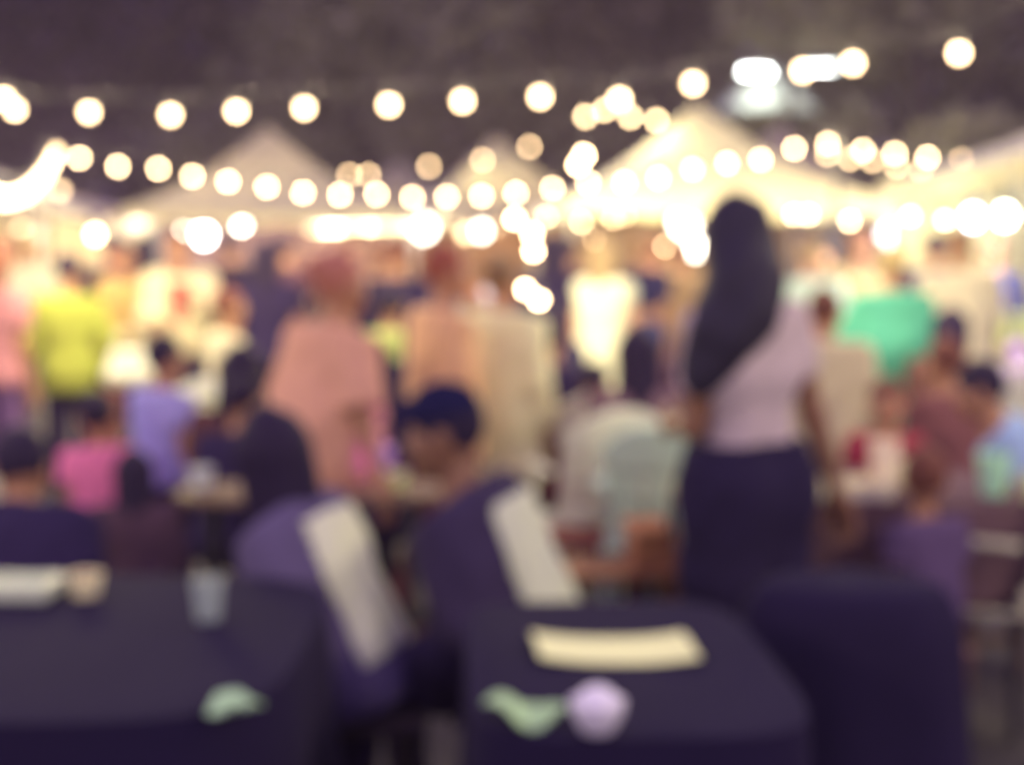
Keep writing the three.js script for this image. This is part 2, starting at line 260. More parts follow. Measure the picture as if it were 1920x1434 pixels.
    for (const l of legJ) {
      const end = b.type === 'shorts' ? l.h.clone().lerp(l.K, 0.85) : l.A.clone().lerp(l.K, 0.04), fat2 = b.loose ?? 0.016;
      if (b.type === 'shorts') f.push(cap(l.h, l.K, 0.09 + fat2, 0.07 + fat2, 0.05, { p: end, n: l.K.clone().sub(l.h).normalize() }));
      else f.push(cap(l.h, l.K, 0.086 + fat2, 0.057 + fat2, 0.05), cap(l.K, l.A, 0.057 + fat2, 0.042 + fat2, 0.03, { p: end, n: l.A.clone().sub(l.K).normalize() }));
    }
    obj(b.type === 'shorts' ? 'shorts' : 'trousers', net(f, cell, [waist], 0.004), cloth(b.c), g);
  }
  // shirt, jacket or dress
  const t = o.top, e = (t.loose ?? 0.02) + grow, f = torso(e);
  for (const a of arms) {
    const along = (A, B, k) => ({ p: A.clone().lerp(B, k), n: B.clone().sub(A).normalize() });
    if (t.sleeve !== 'none') f.push(cap(a.S, a.E, 0.05 + e, 0.042 + e, 0.03, t.sleeve === 'long' ? undefined : along(a.S, a.E, t.sleeve === 'half' ? 0.95 : 0.62)));
    if (t.sleeve === 'long') f.push(cap(a.E, a.W, 0.042 + e, 0.03 + e, 0.02, along(a.E, a.W, 0.93)));
  }
  const drop = t.drop ?? 0.05;
  if (drop > 0.12) for (const s of [-1, 1]) f.push(cap(at2(-0.02, 0.07 * s), V(0.09 * s, hipH - drop - 0.1, 0).addScaledVector(U, 0), 0.1 + e, 0.12 + e + 0.05 * (t.flare ?? 0), 0.06));
  const top = obj(t.name ?? 'shirt', net(f, cell, [{ p: N.clone().addScaledVector(U, -0.005), n: U.clone().addScaledVector(Z, 0.35).normalize() }, drop > 0.12 ? { p: V(0, hipH - drop, 0), n: V(0, -1, 0) } : { p: at2(-(drop)), n: U.clone().negate() }], 0.005), cloth(t.c), g);
  if (t.print) obj('shirt_print', slab((u, v) => at2(0.12 + v * t.print.h, (u - 0.5) * t.print.w, (t.print.front ? 1 : -1) * (0.113 + e + 0.006 - 0.25 * (u - 0.5) ** 2 * t.print.w)), 12, 6, 0.004), cloth(t.print.c), top);
  if (o.rim_lit_back) obj('rim_lit_back', net(torso(e + 0.008), cell, [{ p: N.clone().addScaledVector(U, -0.04), n: U.clone() }, { p: at2(0.02), n: U.clone().negate() }, { p: at2(0, 0.06, -0.06), n: Z.clone().addScaledVector(X, 0.45).normalize() }], 0.006), cloth(o.rim_lit_back), g);  // pale panel over the back: rim light put into the cloth colour
  // hair or cap, shoes
  if (o.hair) { const hm = obj('hair', hairGeo(o.hair.type === 'capHat' ? 'short' : o.hair.type, near ? 0.009 : 0.013), M(o.hair.c, { roughness: 0.75, specularIntensity: 0.35 }), g, H); hm.quaternion.copy(HQ); hm.scale.setScalar(hs); if (o.hair.type === 'capHat') { const k = obj('cap', hairGeo('capHat', near ? 0.009 : 0.013), cloth(o.hair.cap), g, H); k.quaternion.copy(HQ); } }
  if (!o.noShoes) for (const l of legJ) obj('shoe', net([cap(l.A.clone().add(V(0, -0.03, -0.035)), l.toe.clone().add(V(0, -0.004, 0.02)), 0.048, 0.038, 0.02), cap(l.A, l.A.clone().add(V(0, 0.05, 0)), 0.046, 0.044, 0.02)], cell, [{ p: V(0, l.A.y - 0.075, 0), n: V(0, -1, 0) }, { p: V(0, l.A.y + 0.02, 0), n: V(0, 1, 0) }]), M(o.shoe ?? [0.05, 0.04, 0.05], { roughness: 0.6 }), g);
  return { g, arms, H, HQ, at2, sc };
}

// ---------------------------------------------------------------- the setting: ground, trees
{
  const g = new THREE.PlaneGeometry(240, 240, 60, 60).rotateX(-Math.PI / 2).translate(0, 0, -60), uv = g.attributes.uv, p = g.attributes.position;
  for (let i = 0; i < p.count; i++) uv.setXY(i, p.getX(i) / 1.7, p.getZ(i) / 1.7);
  const m = new THREE.MeshStandardMaterial({ map: grit, bumpMap: grit, bumpScale: 0.006, roughness: 0.9 }); m.color.setRGB(0.075, 0.062, 0.075);
  tag(obj('ground', g, m), 'dark trodden fairground asphalt', null, null, 'structure');
}
const barkMat = M([0.09, 0.07, 0.06], { map: grit, roughness: 0.95 });
function leafMat(c) { return M(c, { roughness: 0.8, transmission: 0.35, side: THREE.DoubleSide, map: weave }); }
function crownGeo(n, w, h, lobes, leaf) { // leaf clumps spread through several lobes
  const pos = [], nor = [], uv = [], L = [];
  for (let i = 0; i < lobes; i++) { const a = rr(0, 6.28), r = Math.sqrt(rnd()) * w * 0.42, y = rr(0.1, 0.92); L.push([Math.cos(a) * r * (1.15 - 0.5 * y), y * h, Math.sin(a) * r * (1.15 - 0.5 * y), rr(0.16, 0.3) * w]); }
  for (let k = 0; k < n; k++) {
    const l = L[k % lobes], d = V(rr(-1, 1), rr(-1, 1), rr(-1, 1)).normalize().multiplyScalar(l[3] * Math.pow(rnd(), 0.38)); d.y *= 0.75;
    const c = V(l[0], l[1], l[2]).add(d), s = leaf * rr(0.6, 1.3), a = V(rr(-1, 1), rr(-0.7, 0.5), rr(-1, 1)).normalize(), b = V(rr(-1, 1), rr(-0.4, 0.4), rr(-1, 1)).cross(a).normalize(), n2 = a.clone().cross(b);
    const q = [c.clone().addScaledVector(a, -s), c.clone().addScaledVector(b, -0.42 * s).addScaledVector(n2, 0.1 * s), c.clone().addScaledVector(a, s), c.clone().addScaledVector(b, 0.42 * s).addScaledVector(n2, 0.1 * s)];
    for (const i of [0, 1, 2, 0, 2, 3]) { pos.push(q[i].x, q[i].y, q[i].z); nor.push(n2.x, n2.y, n2.z); uv.push(i / 3, rnd()); }
  }
  const g = new THREE.BufferGeometry(); g.setAttribute('position', new THREE.Float32BufferAttribute(pos, 3)); g.setAttribute('normal', new THREE.Float32BufferAttribute(nor, 3)); g.setAttribute('uv', new THREE.Float32BufferAttribute(uv, 2)); return g;
}
const crowns = [0, 1, 2].map(() => crownGeo(8000, 6.5, 8.5, 26, 0.17));
function trunkGeo(h, r) {
  const parts = []; let p = V(0, -0.1, 0), rad = r;
  for (let i = 0; i < 5; i++) { const q = V(rr(-0.12, 0.12) * i, h * (i + 1) / 5, rr(-0.12, 0.12) * i); parts.push(rod(p, q, rad, rad * 0.82, 10)); p = q; rad *= 0.82; if (i > 0) for (let k = 0; k < 3; k++) { const a = rr(0, 6.28), e = q.clone().add(V(Math.cos(a) * rr(0.9, 2), rr(0.8, 1.8), Math.sin(a) * rr(0.9, 2))); parts.push(rod(q, e, rad * 0.5, rad * 0.18, 7)); } }
  return merge(parts);
}
const trunks = [trunkGeo(7, 0.2), trunkGeo(7.5, 0.26)];
const TREES = [ // px, depth, scale, crown base, leaf colour, label
  [-140, 27, 1.0, 0, 'broad dark tree at the left end of the row behind the stalls'],
  [90, 30, 1.08, 1, 'dark tree behind the upper string of bulbs above the yellow shirt'],
  [250, 27, 1.0, 0, 'second tree from the left behind the bulb strings, dull purple green'],
  [420, 30, 1.1, 1, 'dark tree directly behind the peak of the left white tent'],
  [590, 28, 1.02, 2, 'dark tree rising between the left tent peak and the middle tents'],
  [740, 31, 1.12, 0, 'darkest tree of the row, behind the small middle tent'],
  [900, 27, 1.0, 2, 'olive brown tree behind the tent left of the big tent'],
  [1060, 28, 1.05, 1, 'olive tree standing above the hanging bulb cluster in the middle'],
  [1210, 31, 1.12, 0, 'dark tree behind the peak of the big central tent'],
  [1370, 29, 1.04, 1, 'tree directly behind the tube lamp above the added canopy'],
  [1560, 26, 1.05, 2, 'grey olive tree right of the tube lamp'],
  [1720, 23, 0.96, 2, 'pale grey olive tree left of the single bulb at upper right'],
  [1890, 25, 1.02, 1, 'grey tree behind the tent at the right edge'],
  [2080, 27, 1.0, 0, 'dark tree at the right end of the row'],
];
const leafC = [[0.09, 0.055, 0.075], [0.17, 0.14, 0.085], [0.34, 0.33, 0.2]];
TREES.forEach(([px, d, s, k, label], i) => {
  const t = thing('tree', label, 'tree', onGround(px, d), i * 2.1, 'trees behind the stalls'); t.scale.setScalar(s);
  obj('trunk', trunks[i % 2], barkMat, t); obj('crown', crowns[i % 3], leafMat(leafC[k]), t, V(0, 1.5, 0));
});
// a second, lower belt of shrubs closes the view under the crowns
[[-60, 29], [150, 31], [360, 31], [560, 30], [790, 32], [1000, 31], [1180, 30], [1420, 32], [1640, 30], [1850, 29]].forEach(([px, d], i) => {
  const s = thing('shrub', `dark leafy shrub under the trees, ${['at the left edge behind the warm stall', 'above the yellow shirt', 'left of the left tent', 'right of the left tent', 'behind the small middle tent', 'behind the tent left of the big one', 'behind the left side of the big tent', 'behind the added canopy pole', 'behind the green shirt', 'behind the right edge tent'][i]}`, 'shrub', onGround(px, d), i * 1.3, 'shrubs under the trees');
  s.scale.set(0.75, 0.34, 0.6); obj('stem', trunks[0], barkMat, s); obj('foliage', crowns[(i + 1) % 3], leafMat(leafC[i % 3]), s);
});

// ---------------------------------------------------------------- tents, stalls and their lamps
const tentCloth = (k) => M([0.74 * k, 0.68 * k, 0.48 * k], { map: weave, roughness: 0.95, transmission: 0.42, side: THREE.DoubleSide });
function tent(label, px, d, peak, eave, w, turn, tone, wall = true) {
  const t = thing('market_tent', label, 'tent', onGround(px, d), turn, 'white market tents'), h = w / 2, roofH = peak - eave;
  const side = (a) => slab((u, v) => { const r = h * (1 - v), x = (u * 2 - 1) * r, y = eave + roofH * (v - 0.12 * Math.sin(v * Math.PI)) - 0.05 * (1 - v) * Math.cos((u - 0.5) * Math.PI), c = Math.cos(a), s = Math.sin(a); return V(c * x + s * r, y, -s * x + c * r); }, 14, 10, 0.005);
  for (let i = 0; i < 4; i++) obj('canopy_panel', side(i * Math.PI / 2), tentCloth(tone), t);
  for (let i = 0; i < 4; i++) { const a = i * Math.PI / 2, c = Math.cos(a), s = Math.sin(a); obj('valance', slab((u, v) => { const x = (u * 2 - 1) * (h + 0.006), r = h + 0.008 + 0.012 * Math.sin(u * 40), y = eave - 0.045 * Math.sin(u * Math.PI) - v * (0.12 + 0.02 * Math.cos(u * 50)); return V(c * x + s * r, y, -s * x + c * r); }, 48, 3, 0.004), tentCloth(tone), t); }
  for (const x of [-1, 1]) for (const z of [-1, 1]) obj('leg', merge([mv(rbox(0.035, eave - 0.02, 0.035, 0.004), x * (h - 0.03), eave / 2, z * (h - 0.03)), mv(rbox(0.09, 0.012, 0.09, 0.004), x * (h - 0.03), 0.008, z * (h - 0.03))]), metal, t);
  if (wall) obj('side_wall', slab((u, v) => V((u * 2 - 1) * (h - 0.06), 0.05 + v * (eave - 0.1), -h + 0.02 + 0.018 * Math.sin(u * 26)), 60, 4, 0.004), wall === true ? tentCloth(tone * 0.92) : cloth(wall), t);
  return t;
}
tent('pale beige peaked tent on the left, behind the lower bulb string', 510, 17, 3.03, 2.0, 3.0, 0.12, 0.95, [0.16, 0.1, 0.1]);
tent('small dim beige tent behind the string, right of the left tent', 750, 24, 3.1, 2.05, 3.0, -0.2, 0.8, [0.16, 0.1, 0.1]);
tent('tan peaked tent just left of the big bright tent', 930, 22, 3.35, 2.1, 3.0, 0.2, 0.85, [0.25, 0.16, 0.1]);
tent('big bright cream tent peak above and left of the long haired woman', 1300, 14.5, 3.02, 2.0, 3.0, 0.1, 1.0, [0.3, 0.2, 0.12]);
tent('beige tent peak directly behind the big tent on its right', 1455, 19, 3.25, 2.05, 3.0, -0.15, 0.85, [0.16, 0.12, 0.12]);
tent('brightly lit white tent cut by the right edge', 2150, 9.8, 2.75, 2.08, 3.0, 0.0, 1.0);
tent('low warm lit stall tent cut by the left edge', -60, 16, 2.6, 2.0, 3.2, -0.1, 0.95);

const bulbGlow = new Map();
function glow(c, k) { const key = c.join() + k; if (!bulbGlow.has(key)) { const m = new THREE.MeshStandardMaterial({ roughness: 0.4 }); m.color.setRGB(0.3, 0.28, 0.25); m.emissive.setRGB(...c); m.emissiveIntensity = k; bulbGlow.set(key, m); } return bulbGlow.get(key); }
const WARM = [1.0, 0.66, 0.34], LAMP = [1.0, 0.88, 0.47], WHITE = [1.0, 0.86, 0.66], COOL = [0.86, 0.93, 1.0];
function light(name, p, c, cd, r = 0.02) { const l = new THREE.PointLight(new THREE.Color().setRGB(...c), cd, 0, 2); l.name = name; l.position.copy(p); l.castShadow = true; l.shadow.radius = r / 0.02; scene.add(l); return l; }

const globe = new THREE.SphereGeometry(1, 16, 12), sockGeo = new THREE.CylinderGeometry(0.016, 0.019, 0.06, 12);
function festoon(label, bulbs, { c = WARM, k = 9, cd = BULB_CD, r = 0.036, ends = [], sag = 0.03, lit = 1 } = {}) {
  const base = bulbs[0].clone(), t = thing('festoon_string', label, 'string lights', base), pts = [];
  const all = [...(ends[0] ? [ends[0]] : []), ...bulbs.map((b) => b.clone().add(V(0, 0.1, 0))), ...(ends[1] ? [ends[1]] : [])];
  all.forEach((q, i) => { if (i) pts.push(all[i - 1].clone().lerp(q, 0.5).add(V(0, -sag * 0.3, 0))); pts.push(q); });
  obj('cable', new THREE.TubeGeometry(new THREE.CatmullRomCurve3(pts.map((q) => q.clone().sub(base))), pts.length * 4, 0.004, 6), darkMetal, t);
  bulbs.forEach((b, i) => {
    const s = Array.isArray(r) ? r[i] : r, m = obj('bulb', globe, glow(c, k), t, b.clone().sub(base)); m.scale.setScalar(s); m.castShadow = false;
    const so = obj('socket', sockGeo, darkMetal, m, V(0, (s + 0.024) / s, 0)); so.scale.setScalar(1 / s);
    if (i % lit === 0) light('bulb_light', b, c === WARM ? LAMP : c, cd * lit, 0.03);
  });
  return t;
}
const px3 = (list, d) => list.map(([x, y, dd]) => at(x, y, dd ?? d));
// the upper string: comes down from the left, runs over the crowd and up to a pole beside the photographer
{
  const A = px3([[27, 205, 8.4], [166, 210, 8.2], [319, 215, 8.0], [443, 208, 7.9], [570, 202, 7.8], [729, 196, 7.7], [867, 189, 7.6], [1013, 181, 7.5], [1162, 186, 7.4], [1300, 156, 7.3], [1506, 132, 7.1], [1600, 118, 7.0], [1799, 99, 6.8]]);
  const last = A[A.length - 1], pole = V(2.95, 3.15, -6.3);
  for (const k of [0.4, 0.8]) A.push(last.clone().lerp(V(2.9, 2.95, -6.3), k));
  A.unshift(V(-3.35, 2.48, -8.5), V(-2.98, 2.42, -8.45));
  festoon('upper string of widely spaced large warm bulbs crossing the whole view', A, { r: 0.026, k: 13, cd: 1.2, ends: [V(-3.7, 2.75, -8.6), pole] });
  const B = []; for (let i = 0; i < 15; i++) { const u = (i + 0.5) / 15; B.push(V(2.95 + 0.3 * u, 3.1 - 1.1 * Math.sin(u * Math.PI) * 0.35, -6.0 + 11 * u)); }  // out of view, added to light the backs turned to the camera
  festoon('unseen string of warm bulbs added as fill light, running back from the right pole', B, { r: 0.036, cd: 1.6, ends: [pole, V(3.25, 3.15, 5.2)] });
}
{ // the lower, denser string
  const L = [[148, 296], [220, 312], [296, 316], [360, 330], [427, 340], [500, 350], [568, 361], [637, 365], [706, 364], [773, 370], [838, 369], [903, 367], [967, 362], [1036, 353], [1103, 342], [1171, 342], [1235, 333], [1299, 317], [1364, 306], [1427, 299], [1490, 278], [1553, 269]];
  festoon('lower string of closely spaced bulbs sagging across the tents', px3(L.map(([x, y], i) => [x, y, 12.2 + 0.02 * i])), { r: 0.022, k: 27, ends: [at(85, 262, 12.2), at(1572, 245, 12.65)] });
  festoon('string of bulbs falling from the slim pole to the right edge tent', px3([[1618, 282, 12.6], [1679, 288, 12.5], [1740, 295, 12.4], [1805, 300, 12.3], [1866, 306, 12.2], [1930, 312, 12.1]]), { r: 0.022, k: 27, ends: [at(1572, 245, 12.65), at(1990, 300, 12)] });
  festoon('fainter bulb string just under the one at the right, farther off', px3([[1552, 289], [1595, 297], [1637, 301], [1682, 312], [1728, 319], [1775, 322]], 19), { r: 0.034, k: 13, cd: 0.5, ends: [at(1510, 280, 19), at(1830, 318, 19)] });
  // the string at the left that runs almost along the line of sight: its bulbs overlap
  const arc = [[103, 286, 11.8], [97, 298, 11.2], [90, 311, 10.6], [83, 323, 10.1], [74, 335, 9.6], [64, 346, 9.1], [53, 356, 8.7], [41, 364, 8.3], [28, 369, 7.9], [14, 372, 7.5], [0, 371, 7.2], [-14, 367, 6.9], [-30, 358, 6.6]];
  festoon('string at the left edge seen along its length, bulbs merging into a bright arc', px3(arc), { r: 0.034, cd: 0.7, ends: [at(100, 262, 12.2), at(-60, 330, 6.2)] });
  const C = []; for (let i = 0; i < 12; i++) { const u = i / 11; C.push(V(-2.55 - 0.5 * u, 2.35 + 0.5 * u - 0.5 * Math.sin(u * Math.PI) * 0.6, -5.6 + 10.5 * u)); }  // unseen bulbs added behind the camera as fill from the left
  festoon('unseen string of warm bulbs added as fill light, running back from the left edge', C, { r: 0.036, cd: 1.2, ends: [at(-60, 330, 6.2), V(-3.1, 3.0, 5.2)] });
  // the tangle of smaller bulbs hanging in the middle, in front of the big tent
  festoon('short string of bulbs climbing above the middle bulb cluster', px3([[1098, 218], [1134, 206], [1182, 219], [1231, 225]], 14), { r: 0.028, k: 16, ends: [at(1060, 235, 14), at(1290, 200, 14)] });
  festoon('string of bulbs hanging steeply in the middle from the upper cluster to the counter', px3([[1095, 291], [1084, 309], [965, 410], [998, 438], [1000, 470], [985, 542], [1011, 562]], 8.8), { r: 0.019, k: 34, cd: 0.3, ends: [at(1100, 235, 8.8), at(1025, 625, 8.8)] });
  festoon('faint far bulb string left of the middle cluster', px3([[655, 328], [690, 328], [804, 312], [905, 300], [993, 275]], 21), { r: 0.034, k: 13, cd: 0.5, ends: [at(610, 320, 21), at(1060, 250, 21)] });
  festoon('string of bulbs along the front of the big central tent', px3([[1025, 405], [1066, 456], [1090, 416], [1118, 452], [1150, 408], [1172, 402], [1245, 462]], 13), { r: 0.02, k: 20, cd: 0.25, ends: [at(1000, 390, 13), at(1290, 430, 13)] });
  festoon('string of bulbs under the tents right of the long haired woman', px3([[1490, 402], [1516, 402], [1594, 414], [1708, 405], [1773, 412]], 10.8), { r: 0.02, k: 24, cd: 0.3, ends: [at(1450, 385, 10.8), at(1830, 395, 10.8)] });
  festoon('two faint bulbs hanging at the left just under the bright arc', px3([[85, 358], [112, 357]], 15), { r: 0.04, k: 5, cd: 0.4, ends: [at(60, 340, 15), at(140, 340, 15)] });
}
// poles that carry the strings
function pole(label, base, h) { const t = thing('string_pole', label, 'pole', V(base.x, 0, base.z), 0, 'slim poles carrying the bulb strings'); obj('post', new THREE.CylinderGeometry(0.022, 0.028, h, 12).translate(0, h / 2, 0), darkMetal, t); obj('hook', new THREE.TorusGeometry(0.03, 0.006, 6, 14).translate(0, h + 0.025, 0), darkMetal, t); obj('foot_plate', rbox(0.3, 0.02, 0.3, 0.006).translate(0, 0.014, 0), darkMetal, t); }
pole('slim dark pole at the top of the lower bulb string, left of the green shirt', at(1572, 245, 12.65), at(1572, 245, 12.65).y - 0.03);
pole('slim dark pole where the lower bulb string meets the bright arc at the left', at(85, 262, 12.2), at(85, 262, 12.2).y - 0.03);

// lamps in the stalls
const bulbBig = (() => { const p = []; for (let i = 0; i <= 14; i++) { const a = i / 14 * Math.PI; p.push(new THREE.Vector2(Math.sin(a) * (a < 2 ? 1 : 1 - (a - 2) * 0.35), -Math.cos(a) * 1.15)); } return new THREE.LatheGeometry(p, 20); })();
function stallLamp(label, px, py, d, { r = 0.06, k = 8, cd = 8, c = WHITE } = {}) {
  const p = at(px, py, d), t = thing('hanging_lamp', label, 'lamp', p);
  const m = obj('bulb', bulbBig, glow(c, k), t); m.scale.setScalar(r); m.castShadow = false;
  obj('lamp_shade', (() => { const q = [[0.02, 0.16], [0.03, 0.13], [0.05, 0.11], [r * 1.25, 0.075], [r * 1.28, 0.07], [0.046, 0.104], [0.02, 0.12]].map((v) => new THREE.Vector2(...v)); return new THREE.LatheGeometry(q, 24); })(), darkMetal, t);
  obj('cord', rod(V(0, 0.15, 0), V(0, 0.5, 0), 0.004), darkMetal, t);
  light('lamp_light', p, c, cd * STALL, r * 0.8);
}
stallLamp('bright bare lamp in the stall behind the salmon shirt', 795, 427, 20, { r: 0.13, k: 7, cd: 9 });
stallLamp('very bright lamp under the big tent left of the long haired woman', 1285, 415, 14, { r: 0.12, k: 7, cd: 4.5, c: WHITE });
stallLamp('lower of two lamps under the big tent beside the woman\'s hair', 1305, 462, 13.5, { r: 0.08, k: 10, cd: 1.5 });
stallLamp('left lamp of three in the left tent, left of the black T-shirt', 342, 438, 16.6, { r: 0.05, k: 16, cd: 6 });
stallLamp('middle lamp of three in the left tent, cool white', 382, 440, 16.8, { r: 0.085, k: 14, cd: 10, c: [1, 0.95, 0.9] });
stallLamp('right lamp of three in the left tent, just above the black T-shirt', 452, 420, 17, { r: 0.055, k: 16, cd: 8 });
stallLamp('single warm lamp above the yellow shirt', 178, 440, 12, { r: 0.035, k: 20, cd: 2, c: WARM });
stallLamp('larger of a pair of lamps above the orange shirt', 903, 433, 15, { r: 0.06, k: 8, cd: 5 });
stallLamp('smaller dimmer lamp left in the pair above the orange shirt', 873, 437, 16, { r: 0.05, k: 5, cd: 2, c: WARM });
stallLamp('bright cool white lamp above the green shirt', 1676, 438, 12.4, { r: 0.1, k: 14, cd: 4, c: COOL });
stallLamp('bluish white lamp under the right edge tent', 1825, 408, 9.8, { r: 0.05, k: 12, cd: 4, c: [0.9, 0.82, 1.0] });
stallLamp('greenish white lamp under the right edge tent, rightmost', 1885, 405, 9.4, { r: 0.05, k: 16, cd: 9, c: [0.9, 1.0, 0.72] });
stallLamp('warm lamp inside the stall at the left edge', 40, 430, 16.4, { r: 0.05, k: 3, cd: 12, c: [1, 0.72, 0.42] });
stallLamp('small orange lamp above the woman\'s shoulder, left of the green shirt', 1548, 485, 12, { r: 0.045, k: 1.1, cd: 1, c: [1, 0.4, 0.16] });
stallLamp('dim yellow lantern above the tan vest', 240, 515, 13.4, { r: 0.09, k: 0.9, cd: 1, c: [1, 0.72, 0.25] });
stallLamp('small lamp glowing inside the tan tent', 930, 425, 22, { r: 0.05, k: 3, cd: 13, c: WARM });
stallLamp('small lamp added inside the dim beige tent to brighten its canopy', 762, 427, 24, { r: 0.06, k: 5, cd: 9, c: WHITE });  // added so this canopy glows from within
stallLamp('lamp added inside the beige tent behind the big tent to brighten its canopy', 1462, 410, 19, { r: 0.06, k: 9, cd: 9, c: WHITE });  // another added lamp, lighting the roof cloth from below
// strip lights under the stall roofs
function stripLamp(label, px, py, d, len, c, k, cd) {
  const p = at(px, py, d), t = thing('tube_lamp', label, 'lamp', p);
  const m = obj('lamp_tube', new THREE.CapsuleGeometry(0.018, len, 6, 12).rotateZ(Math.PI / 2), glow(c, k), t); m.castShadow = false;
  obj('batten', rbox(len + 0.08, 0.03, 0.05, 0.006).translate(0, 0.05, 0), M([0.6, 0.6, 0.58]), t);
  for (const s of [-1, 1]) obj('lamp_holder', rbox(0.02, 0.05, 0.04, 0.006).translate(s * (len / 2 + 0.028), 0.015, 0), M([0.6, 0.6, 0.58]), t);
  const n = Math.max(1, Math.round(len / 0.4)); for (let i = 0; i < n; i++) light('tube_light', p.clone().add(V(len * ((i + 0.5) / n - 0.5), -0.03, 0.02)), c, cd / n * STALL, 0.03);
}
stripLamp('yellowish tube lamp in the stall left of the bright bare lamp', 690, 425, 18, 1.2, [1, 0.8, 0.42], 4, 6);
stripLamp('short tube lamp in the stall behind the salmon shirt\'s head', 615, 430, 18, 0.42, [1, 0.8, 0.42], 3, 2);
stripLamp('bright white tube lamp high on the mast above the added canopy', 1418, 135, 21.5, 0.38, [0.95, 1, 0.95], 26, 1.6);
stripLamp('fainter white tube lamp high right of the bright one', 1541, 127, 21.5, 0.36, [0.95, 1, 0.95], 9, 0.7);
{ // mast, and a pale canopy added in place of lamp-lit leaves
  const p = onGround(1470, 21.8), t = thing('lamp_mast', 'thin mast carrying the two white tube lamps above the tents', 'mast', p), h = at(1470, 122, 21.8).y;
  obj('post', new THREE.CylinderGeometry(0.04, 0.06, h, 12).translate(0, h / 2, 0), darkMetal, t); obj('cross_arm', rbox(1.5, 0.05, 0.05, 0.01).translate(0.05, h + 0.026, 0.16), darkMetal, t);
  const q = onGround(1432, 22.4), s = thing('lit_leaves_canopy', 'pale green white canopy added in place of leaves lit by the tube lamp', 'lit_leaves_canopy', q), top = at(1432, 122, 22.4).y, rim = at(1432, 212, 22.4).y;
  for (let i = 0; i < 8; i++) obj('canopy_panel', slab((u, v) => { const a = (i + u) * Math.PI / 4, r = 0.02 + v * 0.82 * (1 - 0.03 * Math.sin(u * Math.PI)); return V(Math.cos(a) * r, top - (top - rim) * Math.pow(v, 1.25) - 0.03 * Math.sin(u * Math.PI) * v, Math.sin(a) * r); }, 6, 8, 0.005), M([0.72, 0.8, 0.66], { roughness: 0.9, transmission: 0.25, map: weave, side: THREE.DoubleSide }), s);
  obj('pole', new THREE.CylinderGeometry(0.025, 0.025, top + 0.06, 12).translate(0, (top + 0.06) / 2, 0), darkMetal, s);
  obj('base', new THREE.CylinderGeometry(0.28, 0.32, 0.08, 24).translate(0, 0.045, 0), darkMetal, s);
}
// stall counters with goods
function counter(label, px, d, w, top, turn, c) {
  const t = thing('stall_counter', label, 'stall counter', onGround(px, d), turn);
  obj('counter_top', rbox(w, 0.03, 0.6, 0.006).translate(0, top, 0), wood([0.36, 0.24, 0.15]), t);
  for (const x of [-1, 1]) for (const z of [-1, 1]) obj('leg', rbox(0.035, top - 0.015, 0.035, 0.004).translate(x * (w / 2 - 0.06), (top - 0.015) / 2, z * 0.25), darkMetal, t);
  obj('table_skirt', slab((u, v) => V((u - 0.5) * (w - 0.01), 0.06 + v * (top - 0.08), 0.312 + 0.012 * Math.sin(u * 55) * (1 - v * 0.6)), 70, 5, 0.004), cloth(c), t);
  return t;
}
const GOODS = [[0.6, 0.25, 0.1], [0.7, 0.5, 0.15], [0.35, 0.1, 0.08], [0.5, 0.55, 0.3], [0.65, 0.6, 0.5], [0.2, 0.25, 0.4]];
const bottleGeo = new THREE.LatheGeometry([[0, 0], [0.034, 0], [0.036, 0.01], [0.036, 0.15], [0.03, 0.18], [0.013, 0.21], [0.013, 0.25], [0, 0.25]].map((v) => new THREE.Vector2(...v)), 16);
const capGeo = new THREE.CylinderGeometry(0.015, 0.015, 0.02, 12).translate(0, 0.262, 0);
